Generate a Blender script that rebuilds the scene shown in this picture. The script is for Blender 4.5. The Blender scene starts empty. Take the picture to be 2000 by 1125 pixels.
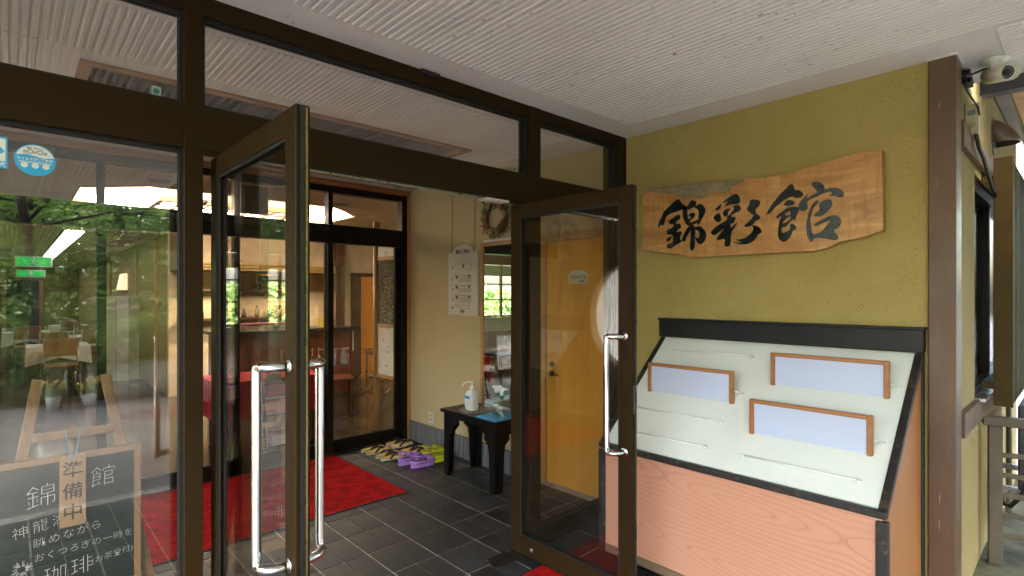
import bpy, math, random
from mathutils import Vector, Matrix
R = math.radians
random.seed(7)
sc = bpy.context.scene
COL = sc.collection

# ---------------------------------------------------------------- camera, sky, sun, exposure
cd = bpy.data.cameras.new('camera'); cam = bpy.data.objects.new('camera', cd); COL.objects.link(cam)
cam.location = (0, 0, 1.53); cam.rotation_euler = (R(90), 0, -math.atan2(.6814, .732))
cd.sensor_width = 36; cd.lens = 1052/2000*36; cd.shift_y = 12.5/2000; cd.clip_start = .02; cd.clip_end = 400
sc.camera = cam
SUN_EL, SUN_AZ = R(48), R(205)
w = bpy.data.worlds.new('World'); sc.world = w; w.use_nodes = True
nt = w.node_tree; sky = nt.nodes.new('ShaderNodeTexSky'); sky.sky_type = 'NISHITA'; sky.sun_disc = False
sky.sun_elevation = SUN_EL; sky.sun_rotation = SUN_AZ; sky.air_density = 1.2; sky.dust_density = 5; sky.ozone_density = 1
nt.links.new(sky.outputs[0], nt.nodes['Background'].inputs[0]); nt.nodes['Background'].inputs[1].default_value = .15
sd = bpy.data.lights.new('sun', 'SUN'); sun = bpy.data.objects.new('sun', sd); COL.objects.link(sun)
sd.energy = .9; sd.angle = R(60); sd.color = (1, .96, .9)
sdir = Vector((math.sin(SUN_AZ)*math.cos(SUN_EL), math.cos(SUN_AZ)*math.cos(SUN_EL), math.sin(SUN_EL)))
sun.rotation_euler = sdir.to_track_quat('Z', 'Y').to_euler()
sc.view_settings.view_transform = 'Standard'; sc.view_settings.look = 'None'
sc.view_settings.exposure = 4.12; sc.view_settings.gamma = 1
sc.render.engine = 'CYCLES'
cy = sc.cycles
cy.max_bounces = 9; cy.diffuse_bounces = 5; cy.glossy_bounces = 5; cy.transmission_bounces = 6; cy.transparent_max_bounces = 24
cy.caustics_reflective = False; cy.caustics_refractive = False; cy.sample_clamp_indirect = 6
cy.use_denoising = True
LAMP = 1.7      # the real lamps indoors (cove, luminous panel, downlights)

# ---------------------------------------------------------------- materials
def lin(h):
    h = h.lstrip('#'); o = []
    for i in (0, 2, 4):
        c = int(h[i:i+2], 16)/255; o.append(c/12.92 if c <= .04045 else ((c+.055)/1.055)**2.4)
    return tuple(o)+(1,)
def c4(c): return lin(c) if isinstance(c, str) else (tuple(c)+(1,) if len(c) == 3 else c)
class NT:
    def __init__(s, name):
        s.m = bpy.data.materials.new(name); s.m.use_nodes = True; s.t = s.m.node_tree; s.b = s.t.nodes['Principled BSDF']
        s.tc = None
    def n(s, ty, **k):
        x = s.t.nodes.new(ty)
        for a, b in k.items(): setattr(x, a, b)
        return x
    def l(s, a, b): s.t.links.new(a, b)
    def co(s, scale=(1, 1, 1), rot=(0, 0, 0), loc=(0, 0, 0), kind='Object'):
        if not s.tc: s.tc = s.n('ShaderNodeTexCoord')
        mp = s.n('ShaderNodeMapping'); mp.inputs['Scale'].default_value = scale; mp.inputs['Rotation'].default_value = rot
        mp.inputs['Location'].default_value = loc; s.l(s.tc.outputs[kind], mp.inputs[0]); return mp.outputs[0]
    def noise(s, co, scale, detail=4, rough=.55, dist=0):
        x = s.n('ShaderNodeTexNoise'); s.l(co, x.inputs['Vector']); x.inputs['Scale'].default_value = scale
        x.inputs['Detail'].default_value = detail; x.inputs['Roughness'].default_value = rough
        x.inputs['Distortion'].default_value = dist; return x.outputs[0]
    def ramp(s, f, stops):
        x = s.n('ShaderNodeValToRGB'); s.l(f, x.inputs[0]); e = x.color_ramp.elements
        while len(e) < len(stops): e.new(.5)
        for q, (p, c) in zip(e, stops):
            q.position = p; q.color = c4(c) if not isinstance(c, (int, float)) else (c, c, c, 1)
        return x.outputs[0]
    def mix(s, f, a, b, mode='MIX'):
        x = s.n('ShaderNodeMix', data_type='RGBA', blend_type=mode)
        for v, i in ((f, 0), (a, 6), (b, 7)):
            if isinstance(v, bpy.types.NodeSocket): s.l(v, x.inputs[i])
            else: x.inputs[i].default_value = v if i == 0 else c4(v)
        return x.outputs[2]
    def bump(s, h, st=.3, d=.01):
        x = s.n('ShaderNodeBump'); x.inputs['Strength'].default_value = st; x.inputs['Distance'].default_value = d
        s.l(h, x.inputs['Height']); s.l(x.outputs[0], s.b.inputs['Normal']); return x
    def set(s, col=None, rough=None, metal=None, spec=None, **k):
        for v, nm in ((col, 'Base Color'), (rough, 'Roughness'), (metal, 'Metallic'), (spec, 'Specular IOR Level')):
            if v is None: continue
            if isinstance(v, bpy.types.NodeSocket): s.l(v, s.b.inputs[nm])
            else: s.b.inputs[nm].default_value = c4(v) if nm == 'Base Color' else v
        for a, v in k.items(): s.b.inputs[a.replace('_', ' ')].default_value = v
        return s.m
MC = {}
def plain(name, col, rough=.5, metal=0, var=.12, scale=8, bump=0, bscale=80, spec=.5, rand=0, stretch=(1, 1, 1), **k):
    if name in MC: return MC[name]
    s = NT(name); c = c4(col); co = s.co(stretch)
    f = s.noise(co, scale)
    dk = tuple(x*(1-var) for x in c[:3]); lt = tuple(min(1, x*(1+var)) for x in c[:3])
    o = s.ramp(f, [(.3, dk), (.7, lt)])
    if rand:
        oi = s.n('ShaderNodeObjectInfo'); g = s.ramp(oi.outputs['Random'], [(0, 1-rand), (1, 1+rand)])
        o = s.mix(1.0, o, g, 'MULTIPLY')
    rr = s.ramp(s.noise(co, scale*2.3), [(.25, max(0, rough-.08)), (.75, min(1, rough+.08))])
    s.set(o, rr, metal, spec, **k)
    if bump: s.bump(s.noise(co, bscale, 3), bump, .004)
    MC[name] = s.m; return s.m
def wood(name, a, b, rough=.4, axis='Z', scale=1.0, var=.5, bump=.08, rand=0):
    if name in MC: return MC[name]
    s = NT(name); st = {'X': (.35, 7, 7), 'Y': (7, .35, 7), 'Z': (7, 7, .35)}[axis]
    co = s.co(tuple(x*scale for x in st))
    n1 = s.noise(co, 3.0, 6, .62, .6); n2 = s.noise(s.co(tuple(x*scale*4 for x in st)), 6, 3)
    o = s.mix(s.ramp(n1, [(.32, 0.), (.68, 1.)]), a, b)
    o = s.mix(s.ramp(n2, [(.4, .35*var), (.62, 0.)]), o, tuple(x*.35 for x in c4(a)[:3]))
    if rand:
        oi = s.n('ShaderNodeObjectInfo'); g = s.ramp(oi.outputs['Random'], [(0, 1-rand), (1, 1+rand)])
        o = s.mix(1.0, o, g, 'MULTIPLY')
    s.set(o, rough); s.bump(n2, bump, .003); MC[name] = s.m; return s.m
def glassmat(name, base=.05, tint=(.9, .94, .9), rough=0.0, body=0.0):
    s = NT(name); t = s.t; out = t.nodes['Material Output']; t.nodes.remove(s.b)
    tr = s.n('ShaderNodeBsdfTransparent'); tr.inputs[0].default_value = c4(tint)
    gl = s.n('ShaderNodeBsdfGlossy'); gl.inputs['Roughness'].default_value = rough
    lw = s.n('ShaderNodeLayerWeight'); pw = s.n('ShaderNodeMath', operation='POWER'); s.l(lw.outputs['Facing'], pw.inputs[0]); pw.inputs[1].default_value = 4.0
    lw.inputs[0].default_value = .5
    ma = s.n('ShaderNodeMath', operation='MULTIPLY_ADD'); s.l(pw.outputs[0], ma.inputs[0]); ma.inputs[1].default_value = 1-base; ma.inputs[2].default_value = base
    mx = s.n('ShaderNodeMixShader'); s.l(ma.outputs[0], mx.inputs[0]); s.l(tr.outputs[0], mx.inputs[1]); s.l(gl.outputs[0], mx.inputs[2])
    s.l(mx.outputs[0], out.inputs[0]); return s.m
def emit(name, col, st, base='#ffffff'):
    s = NT(name); s.set(base, .5); s.b.inputs['Emission Color'].default_value = c4(col); s.b.inputs['Emission Strength'].default_value = st; return s.m

# ---------------------------------------------------------------- geometry
class G:
    def __init__(s): s.v = []; s.f = []; s.sm = []
    def face(s, pts, sm=False):
        i = len(s.v); s.v += [tuple(p) for p in pts]; s.f.append(tuple(range(i, i+len(pts)))); s.sm.append(sm); return s
    def box(s, x0, y0, z0, x1, y1, z1, M=None):
        if x0 > x1: x0, x1 = x1, x0
        if y0 > y1: y0, y1 = y1, y0
        if z0 > z1: z0, z1 = z1, z0
        i = len(s.v); P = [(x0, y0, z0), (x1, y0, z0), (x1, y1, z0), (x0, y1, z0), (x0, y0, z1), (x1, y0, z1), (x1, y1, z1), (x0, y1, z1)]
        if M: P = [tuple(M @ Vector(p)) for p in P]
        s.v += P
        for q in ((0, 3, 2, 1), (4, 5, 6, 7), (0, 1, 5, 4), (1, 2, 6, 5), (2, 3, 7, 6), (3, 0, 4, 7)): s.f.append(tuple(i+k for k in q)); s.sm.append(False)
        return s
    def tube(s, path, r, n=10, cap=True):
        path = [Vector(p) for p in path]; rs = r if isinstance(r, (list, tuple)) else [r]*len(path); i0 = len(s.v); up = None
        for k, p in enumerate(path):
            a = path[max(0, k-1)]; b = path[min(len(path)-1, k+1)]; t = (b-a).normalized()
            if up is None: up = t.orthogonal().normalized()
            up = (up-t*up.dot(t))
            up = up.normalized() if up.length > 1e-6 else t.orthogonal().normalized()
            bi = t.cross(up)
            for j in range(n):
                an = 2*math.pi*j/n; s.v.append(tuple(p+(up*math.cos(an)+bi*math.sin(an))*rs[k]))
        for k in range(len(path)-1):
            for j in range(n):
                a = i0+k*n+j; b = i0+k*n+(j+1) % n; s.f.append((a, b, b+n, a+n)); s.sm.append(True)
        if cap:
            s.f.append(tuple(i0+j for j in reversed(range(n)))); s.sm.append(False)
            s.f.append(tuple(i0+(len(path)-1)*n+j for j in range(n))); s.sm.append(False)
        return s
    def lathe(s, c, prof, n=20, axis=(0, 0, 1), sq=0):
        q = Vector((0, 0, 1)).rotation_difference(Vector(axis)).to_matrix(); i0 = len(s.v); c = Vector(c)
        for r, z in prof:
            for j in range(n):
                an = 2*math.pi*(j+.5)/n; k = 1
                if sq: k = 1/max(abs(math.cos(an)), abs(math.sin(an)))**sq
                s.v.append(tuple(c+q @ Vector((r*k*math.cos(an), r*k*math.sin(an), z))))
        for k in range(len(prof)-1):
            for j in range(n):
                a = i0+k*n+j; b = i0+k*n+(j+1) % n; s.f.append((a, b, b+n, a+n)); s.sm.append(True)
        s.f.append(tuple(i0+j for j in reversed(range(n)))); s.sm.append(False)
        s.f.append(tuple(i0+(len(prof)-1)*n+j for j in range(n))); s.sm.append(False)
        return s
    def prism(s, pts, d, sm=False):
        d = Vector(d); n = len(pts); i = len(s.v); s.v += [tuple(p) for p in pts]+[tuple(Vector(p)+d) for p in pts]
        s.f.append(tuple(reversed(range(i, i+n)))); s.sm.append(False)
        s.f.append(tuple(range(i+n, i+2*n))); s.sm.append(False)
        for j in range(n): s.f.append((i+j, i+(j+1) % n, i+n+(j+1) % n, i+n+j)); s.sm.append(sm)
        return s
    def ell(s, c, r, n=12, m=8, M=None):
        i0 = len(s.v)
        for a in range(m+1):
            th = math.pi*a/m
            for b in range(n):
                ph = 2*math.pi*b/n; p = Vector((r[0]*math.sin(th)*math.cos(ph), r[1]*math.sin(th)*math.sin(ph), r[2]*math.cos(th)))
                if M: p = M @ p
                s.v.append(tuple(Vector(c)+p))
        for a in range(m):
            for b in range(n):
                p = i0+a*n+b; q = i0+a*n+(b+1) % n; s.f.append((p, p+n, q+n, q)); s.sm.append(True)
        return s
def origin_of(v):
    xs = [p[0] for p in v]; ys = [p[1] for p in v]; zs = [p[2] for p in v]
    return Vector(((min(xs)+max(xs))/2, (min(ys)+max(ys))/2, min(zs)))
def base_of(p):
    o = Vector((0, 0, 0))
    while p is not None: o += p.location; p = p.parent
    return o
def finish(o, me, bevel=0, seg=1, fixn=True):
    if bevel:
        b = o.modifiers.new('bevel', 'BEVEL'); b.width = bevel; b.segments = seg; b.limit_method = 'ANGLE'; b.angle_limit = R(50)
    return o
def obj(name, g, mat, parent=None, bevel=0, seg=1, world=False):
    off = base_of(parent) if parent else (Vector((0, 0, 0)) if world else origin_of(g.v))
    me = bpy.data.meshes.new(name); me.from_pydata([tuple(Vector(p)-off) for p in g.v], [], g.f); me.update()
    me.polygons.foreach_set('use_smooth', g.sm)
    me.materials.append(mat); o = bpy.data.objects.new(name, me); COL.objects.link(o)
    if parent: o.parent = parent
    else: o.location = off
    return finish(o, me, bevel, seg)
def thing(name, label, cat, loc=(0, 0, 0), group=None):
    o = bpy.data.objects.new(name, None); COL.objects.link(o); o.location = loc; o['label'] = label; o['category'] = cat; o.empty_display_size = .1
    if group: o['group'] = group
    return o
def tag(o, label=None, cat=None, group=None, kind=None):
    if label: o['label'] = label
    if cat: o['category'] = cat
    if group: o['group'] = group
    if kind: o['kind'] = kind
    return o
def struct(name, g, mat, **k): return tag(obj(name, g, mat, world=True, **k), kind='structure')
def dup(root, loc, rotz=0, label=None, scale=None):
    def rec(o, par):
        c = o.copy(); COL.objects.link(c); c.parent = par
        for ch in [q for q in bpy.data.objects if q.parent == o]: rec(ch, c)
        return c
    r = rec(root, None); r.location = loc; r.rotation_euler = (0, 0, rotz)
    if label: r['label'] = label
    if scale: r.scale = scale
    return r
def text(name, body, size, mat, parent, loc, xdir, up, ext=.0006, off=0, align='CENTER', shear=0, space=1, line=1):
    cu = bpy.data.curves.new(name, 'FONT'); cu.body = body; cu.size = size; cu.extrude = ext; cu.offset = off; cu.align_x = align; cu.align_y = 'CENTER'
    cu.resolution_u = 2; cu.shear = shear; cu.space_character = space; cu.space_line = line
    o = bpy.data.objects.new(name, cu); COL.objects.link(o)
    bpy.context.view_layer.update()
    me = bpy.data.meshes.new_from_object(o.evaluated_get(bpy.context.evaluated_depsgraph_get())); bpy.data.objects.remove(o)
    x = Vector(xdir).normalized(); u = Vector(up).normalized(); z = x.cross(u); M = Matrix((x, u, z)).transposed().to_4x4()
    M.translation = Vector(loc)-(base_of(parent) if parent else Vector((0, 0, 0))); me.transform(M); me.materials.clear(); me.materials.append(mat)
    me.name = name; o = bpy.data.objects.new(name, me); COL.objects.link(o); o.parent = parent; return o
def smooth_loop(P, k=4):
    n = len(P); o = []
    for i in range(n):
        a, b, c, d = [Vector(P[(i+j) % n]) for j in (-1, 0, 1, 2)]
        for q in range(k):
            t = q/k; o.append(tuple(.5*((2*b)+(c-a)*t+(2*a-5*b+4*c-d)*t*t+(3*b-a-3*c+d)*t*t*t)))
    return o
def filled(name, loops, mat, parent, M, ext=.001, k=4):
    """2-D loops (outer, holes) filled as one flat plate, placed with M"""
    cu = bpy.data.curves.new(name, 'CURVE'); cu.dimensions = '2D'; cu.fill_mode = 'BOTH'; cu.extrude = ext
    for L in loops:
        L = smooth_loop(L, k) if k > 1 else L
        s = cu.splines.new('POLY'); s.points.add(len(L)-1); s.use_cyclic_u = True
        for p, q in zip(s.points, L): p.co = (q[0], q[1], 0, 1)
    o = bpy.data.objects.new(name, cu); COL.objects.link(o); bpy.context.view_layer.update()
    me = bpy.data.meshes.new_from_object(o.evaluated_get(bpy.context.evaluated_depsgraph_get())); bpy.data.objects.remove(o)
    M = M.copy(); M.translation -= (base_of(parent) if parent else Vector((0, 0, 0)))
    me.transform(M); me.materials.clear(); me.materials.append(mat); me.name = name
    o = bpy.data.objects.new(name, me); COL.objects.link(o); o.parent = parent; return o
def frameM(x, u, loc):
    x = Vector(x).normalized(); u = Vector(u).normalized(); M = Matrix((x, u, x.cross(u))).transposed().to_4x4(); M.translation = Vector(loc); return M
# ---------------------------------------------------------------- shared materials
bronze = plain('bronze_aluminium', (.027, .0155, .0055), .45, 0, .05, 3, spec=.09)
bronze_dk = plain('dark_bronze', (.012, .008, .005), .35, 0, .1, spec=.18)
rubber = plain('black_rubber', (.008, .008, .008), .6)
steel = plain('brushed_steel', (.45, .44, .42), .3, 1)
chrome = NT('polished_chrome').set((.62, .63, .63), .06, 1)
brass = plain('brass', (.6, .38, .1), .25, 1)
glass = glassmat('window_glass', .085, (.98, .985, .975))
glass_in = glassmat('inner_window_glass', .045, (.985, .985, .98))
glass_door = glassmat('door_glass', .085, (.99, .99, .985))
white_paint = plain('white_paint', (.72, .72, .68), .5)
black_paint = plain('black_paint', (.006, .006, .006), .35, spec=.2)
cream = plain('cream_plaster', (.56, .5, .36), .8, bump=.25, bscale=160)
timber = wood('honey_timber', (.42, .2, .06), (.55, .3, .1), .4)
timber_h = wood('honey_timber_level', (.42, .2, .06), (.55, .3, .1), .4, 'X')
darkwood = wood('dark_timber', (.07, .035, .02), (.11, .055, .03), .4)
redwood = wood('red_brown_panelling', (.16, .05, .022), (.22, .07, .03), .3)

def plaster(name, a, b, bs=70, st=.6, stain=0):
    s = NT(name); co = s.co(); o = s.ramp(s.noise(co, 1.4, 8, .72), [(.3, a), (.7, b)])
    pit = s.n('ShaderNodeTexVoronoi'); s.l(co, pit.inputs['Vector']); pit.inputs['Scale'].default_value = 62
    pr = s.ramp(pit.outputs['Distance'], [(.06, .0), (.19, 1.)])
    gate = s.ramp(s.noise(co, 9, 3), [(.53, 1.), (.64, 0.)])
    k = s.n('ShaderNodeMath', operation='MAXIMUM'); s.l(pr, k.inputs[0]); s.l(gate, k.inputs[1])
    dk = tuple(x*.6 for x in c4(a)[:3]); o = s.mix(k.outputs[0], dk, o)
    s.set(o, .85, spec=.25)
    h = s.n('ShaderNodeMath', operation='MULTIPLY_ADD'); s.l(s.noise(co, bs, 6, .7), h.inputs[0]); h.inputs[1].default_value = 1.; s.l(k.outputs[0], h.inputs[2])
    s.bump(h.outputs[0], st, .014); return s.m
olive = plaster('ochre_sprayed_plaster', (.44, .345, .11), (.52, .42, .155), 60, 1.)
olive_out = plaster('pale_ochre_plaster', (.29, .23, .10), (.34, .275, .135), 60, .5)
beige = plaster('beige_wall_covering', (.50, .405, .215), (.53, .435, .24), 150, .15)
def ceilmat(name, a, b, dirt=1.):
    s = NT(name); co = s.co(); o = s.ramp(s.noise(co, .9, 5), [(.3, a), (.7, b)])
    d1 = s.ramp(s.noise(s.co((38, 12, 30), (0, 0, .5)), 1.9, 4, .75), [(.625, 0.), (.68, 1.)])
    d2 = s.ramp(s.noise(co, 1.6, 3), [(.38, 0.), (.62, 1.)])
    m = s.n('ShaderNodeMath', operation='MULTIPLY'); s.l(d1, m.inputs[0]); s.l(d2, m.inputs[1])
    m2 = s.n('ShaderNodeMath', operation='MULTIPLY'); s.l(m.outputs[0], m2.inputs[0]); m2.inputs[1].default_value = .8*dirt
    o = s.mix(m2.outputs[0], o, (.06, .05, .035)); s.set(o, .9, spec=.15); return s.m
ceil_out = ceilmat('porch_ceiling_white', (.76, .745, .71), (.84, .83, .80), 1.3)
ceil_in = ceilmat('inside_ceiling_white', (.80, .76, .69), (.86, .82, .75), .25)
ceil_lobby = ceilmat('lobby_ceiling_cream', (.55, .5, .38), (.62, .57, .44), .1)

# ---------------------------------------------------------------- floor: slate tiles in grout
P = .291; X0, Y0 = 1.541, 2.612
grout = plain('pale_grout', (.5, .48, .44), .85, var=.35, scale=14, bump=.3, bscale=200)
def tilemat():
    s = NT('charcoal_slate_tile'); co = s.co(); oi = s.n('ShaderNodeObjectInfo')
    o = s.ramp(s.noise(co, 7, 5, .6), [(.25, (.016, .0175, .02)), (.75, (.034, .036, .04))])
    o = s.mix(1., o, s.ramp(oi.outputs['Random'], [(0, .72), (1, 1.3)]), 'MULTIPLY')
    sp = s.ramp(s.noise(co, 210, 2), [(.68, 0.), (.76, .5)]); o = s.mix(sp, o, (.14, .14, .14))
    s.set(o, s.ramp(s.noise(co, 3.2, 4), [(.3, .34), (.7, .55)]), spec=.5)
    s.bump(s.noise(co, 60, 6, .75), .45, .004); return s.m
slate = tilemat()
floor_o = struct('tile_floor', G().box(-1.0, -.43, -.12, 3.23, 4.96, -.004).box(-6, -.43, -.12, -1.0, 2.3, -.004).box(3.23, -.43, -.12, 3.9, .46, -.004), grout)
TW, TL = P/2-.0085, P-.0095
tg = G().box(-TW/2, -TL/2, -.012, TW/2, TL/2, 0)
tme = bpy.data.meshes.new('tile'); tme.from_pydata(tg.v, [], tg.f); tme.materials.append(slate)
def tile_c(i, j):
    x = X0+(i//2)*P+(P/4+.0015 if i % 2 == 0 else 3*P/4-.0015); return x, Y0+(j+.5)*P
rest = G()
for i in range(-46, 16):
    for j in range(-11, 8):
        x, y = tile_c(i, j)
        if y-TL/2 < -.43: continue
        if y > 2.35 and (x < -1.0+TW/2 or y+TL/2 > 4.96): continue
        if x+TW/2 > (3.88 if y < .3 else 3.23): continue
        if -.15 < x and y > 1.45 and y < 4.92:
            t = bpy.data.objects.new('tile', tme); t.location = (x, y, random.uniform(-.0006, .0004)); t.parent = floor_o; COL.objects.link(t)
        else: rest.box(x-TW/2, y-TL/2, -.012, x+TW/2, y+TL/2, 0)
tag(obj('outlying_tiles', rest, slate, floor_o), kind='stuff')

# ---------------------------------------------------------------- structure of the building
struct('roof', G().box(-3.7, 2.27, 3.25, 5.9, 26, 3.45).box(-2.2, -3.6, 2.76, 3.74, 2.27, 2.9), white_paint)
# porch ceiling
pc = struct('porch_ceiling', G().box(-2.2, -3.6, 2.65, 3.74, 2.27, 2.75), ceil_out)
def ribs(par, regs, z, mat, pitch=.034, h=.006, name='ceiling_ribs'):
    g = G()
    for x0, x1, y0, y1 in regs:
        n = int((x1-x0)/pitch)
        for k in range(n):
            a = x0+k*pitch; P4 = [(a+pitch*.12, 0), (a+pitch*.26, -h), (a+pitch*.74, -h), (a+pitch*.88, 0)]
            i = len(g.v)
            for y in (y0, y1): g.v += [(p[0], y, z+p[1]-.0005) for p in P4]
            for q in range(3): g.f.append((i+q, i+q+1, i+5+q, i+4+q)); g.sm.append(False)
            g.f.append((i, i+1, i+2, i+3)); g.sm.append(False); g.f.append((i+4, i+7, i+6, i+5)); g.sm.append(False)
    return tag(obj(name, g, mat, par), kind='stuff')
ribs(pc, [(-2.0, 3.02, -3.4, 2.08)], 2.65, ceil_out)
ribs(pc, [(3.03, 3.7, -3.4, .27)], 2.65, ceil_out, name='ceiling_ribs')
# vestibule ceiling with its long recess
vc = tag(filled('vestibule_ceiling', [[(-1, 2.3), (3.3, 2.3), (3.3, 4.95), (-1, 4.95)], [(.27, 3.22), (.27, 4.12), (2.52, 4.12), (2.52, 3.22)]], ceil_in, None, frameM((1, 0, 0), (0, -1, 0), (0, 0, 2.63)) if False else Matrix.Translation((0, 0, 2.63)), .006, 1), kind='structure')
ribs(vc, [(-.9, 2.9, 2.5, 3.05), (-.9, .1, 3.06, 4.75), (2.72, 2.98, 3.06, 4.75), (.1, 2.72, 4.35, 4.75)], 2.624, ceil_in, .03)
g = G().box(.25, 3.2, 2.85, 2.54, 4.14, 2.87)
g.box(.25, 3.2, 2.64, .27, 4.14, 2.85).box(2.52, 3.2, 2.64, 2.54, 4.14, 2.85).box(.27, 3.2, 2.64, 2.52, 3.22, 2.85).box(.27, 4.12, 2.64, 2.52, 4.14, 2.85)
rb = obj('recess_box', g, wood('recess_brown', (.10, .06, .04), (.14, .085, .055), .6), vc)
g = G()
for a, b, c, d in ((.235, 3.185, 2.555, 3.235), (.235, 4.105, 2.555, 4.155), (.235, 3.235, .285, 4.105), (2.505, 3.235, 2.555, 4.105)): g.box(a, b, 2.612, c, d, 2.64)
obj('recess_trim', g, wood('orange_trim', (.36, .16, .045), (.46, .22, .07), .4, 'X'), vc)
g = G()
for k in range(38): g.box(.3+k*.058, 3.23, 2.79, .3+k*.058+.02, 4.11, 2.846)
tag(obj('recess_slats', g, darkwood, vc), kind='stuff')

# walls
sw = struct('entrance_wall', G().box(3.235, .5, -.1, 3.42, 2.27, 2.655), olive)
struct('vestibule_wall', G().box(3.10, 3.15, -.1, 3.42, 4.93, 2.64).box(3.235, 2.27, -.1, 3.42, 3.15, 2.64), beige)
# plinth of upright grey tiles
pl = struct('wall_plinth', G().box(3.088, 3.155, 0, 3.099, 4.905, .2), plain('plinth_grout', (.03, .03, .032), .7))
pm = plain('grey_plinth_tile', (.16, .165, .175), .55, var=.2, scale=30, rand=.12)
bm = G().box(-.006, -.0245, 0, .006, .0245, .188); bme = bpy.data.meshes.new('plinth_tile'); bme.from_pydata(bm.v, [], bm.f); bme.materials.append(pm)
for k in range(30):
    o = bpy.data.objects.new('plinth_tile', bme); o.location = Vector((3.085, 3.185+k*.0585, .004))-base_of(pl); o.parent = pl; COL.objects.link(o)
obj('plinth_cap', G().box(3.078, 3.155, .194, 3.098, 4.905, .206), pm, pl)
# porch corner post and the outside wall beyond it
pg = plain('brown_painted_post', (.095, .05, .028), .45, var=.18, scale=3, bump=.05)
def postmat():
    s = NT('weathered_brown_paint'); co = s.co(); o = s.ramp(s.noise(co, 1.8, 5), [(.3, (.085, .043, .019)), (.7, (.12, .064, .03))])
    zz = s.n('ShaderNodeSeparateXYZ'); s.l(s.co(), zz.inputs[0])
    low = s.ramp(zz.outputs[2], [(.25, 1.), (1.5, 0.)]) if False else s.ramp(s.noise(s.co((3, 3, .8)), 2.2, 5, .7), [(.5, 0.), (.8, .35)])
    o = s.mix(low, o, (.20, .145, .105))
    sc_ = s.ramp(s.noise(s.co((18, 18, 1.2), (0, .25, 0)), 3.1, 3, .8), [(.69, 0.), (.72, .8)]); o = s.mix(sc_, o, (.36, .3, .25))
    s.set(o, s.ramp(s.noise(co, 4), [(.3, .35), (.7, .6)])); s.bump(s.noise(co, 90, 3), .08, .003); return s.m
post_m = postmat()
post = thing('porch_post', 'square brown painted corner post beside the menu stand', 'post', (3.28, .48, 0))
obj('shaft', G().box(3.205, .424, -.1, 3.36, .53, 2.655), post_m, post, .006, 2)
obj('ceiling_collar', G().box(3.198, .417, 2.641, 3.366, .537, 2.652), white_paint, post)
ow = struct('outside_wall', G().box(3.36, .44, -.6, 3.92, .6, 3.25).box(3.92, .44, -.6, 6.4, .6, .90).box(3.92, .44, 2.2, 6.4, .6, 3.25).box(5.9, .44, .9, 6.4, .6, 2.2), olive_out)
obj('upper_beam', G().box(3.365, .415, 2.25, 6.4, .438, 2.375), post_m, ow)
obj('lower_beam', G().box(3.365, .412, .835, 6.4, .438, .95), post_m, ow)
win = thing('side_window', 'dark framed window of ribbed glass behind the slatted screen', 'window', (4.9, .5, .95))
obj('frame', G().box(3.92, .45, .955, 3.99, .55, 2.2).box(5.83, .45, .955, 5.9, .55, 2.2).box(3.99, .45, .955, 5.83, .55, 1.0).box(3.99, .45, 2.12, 5.83, .55, 2.2).box(4.86, .47, 1.0, 4.92, .54, 2.12), bronze_dk, win)
obj('pane', G().box(3.99, .5, 1.0, 5.83, .506, 2.12), glassmat('ribbed_glass', .25, (.5, .55, .5), .15), win)
obj('sill', G().box(3.9, .39, .94, 5.92, .448, .957), steel, win)
struct('room_behind_window', G().box(3.95, .75, .5, 5.9, .8, 2.4), plain('dim_room', (.1, .1, .09), .8))

# ---------------------------------------------------------------- entrance front: frame and fixed panes
fr = thing('entrance_front', 'bronze aluminium entrance frame with fixed panes and transoms above the doors', 'storefront', (1.4, 2.31, 0))
Y1, Y2 = 2.268, 2.362
def member(name, x0, x1, z0, z1, par=None, y0=Y1, y1=Y2, m=None): return obj(name, G().box(x0, y0, z0, x1, y1, z1), m or bronze, par or fr, .002)
member('post', .467, .529, 0, 2.65); member('post', 2.254, 2.346, 0, 2.65, y0=2.264, y1=2.366); member('post', 3.134, 3.232, 0, 2.65)
member('post', -1.04, -.98, 0, 2.65)
member('top_rail', -.98, .467, 2.578, 2.65); member('top_rail', .529, 2.254, 2.578, 2.65); member('top_rail', 2.346, 3.134, 2.578, 2.65)
member('header', -.98, .467, 2.07, 2.236); member('header', .529, 2.254, 2.07, 2.236); member('header', 2.346, 3.134, 2.07, 2.236)
member('bottom_rail', -.98, .467, 0, .10); member('bottom_rail', 2.346, 3.134, 0, .10)
g = G()
for x0, x1, z0, z1 in ((-.98, .467, 2.236, 2.578), (.529, 2.254, 2.236, 2.578), (2.346, 3.134, 2.236, 2.578), (-.98, .467, .10, 2.07), (2.346, 3.134, .10, 2.07)):
    obj('glass_pane', G().box(x0, 2.308, z0, x1, 2.314, z1), glass, fr)
    for a, b, c, d in ((x0, z0, x1, z0+.012), (x0, z1-.012, x1, z1), (x0, z0+.012, x0+.012, z1-.012), (x1-.012, z0+.012, x1, z1-.012)):
        g.box(a, 2.294, b, c, 2.307, d); g.box(a, 2.315, b, c, 2.328, d)
obj('glazing_gasket', g, rubber, fr)
obj('inner_side_trim', G().box(3.134, 2.366, 0, 3.232, 2.40, 2.6), bronze_dk, fr)
# the wall the left pane stands against, left of the frame
struct('porch_side_wall', G().box(-3.7, 2.27, -.1, -1.045, 2.42, 3.3), olive)
obj('closer_bracket', G().box(1.49, 2.255, 2.63, 1.60, 2.267, 2.655).box(1.52, 2.245, 2.62, 1.56, 2.255, 2.64), rubber, fr)
tag(obj('door_stop_strip', G().box(1.93, 2.28, 2.058, 2.10, 2.35, 2.0695), white_paint, fr), None)
obj('door_stop_strip', G().box(.62, 2.29, 2.062, 1.9, 2.34, 2.0695), steel, fr)

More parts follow.
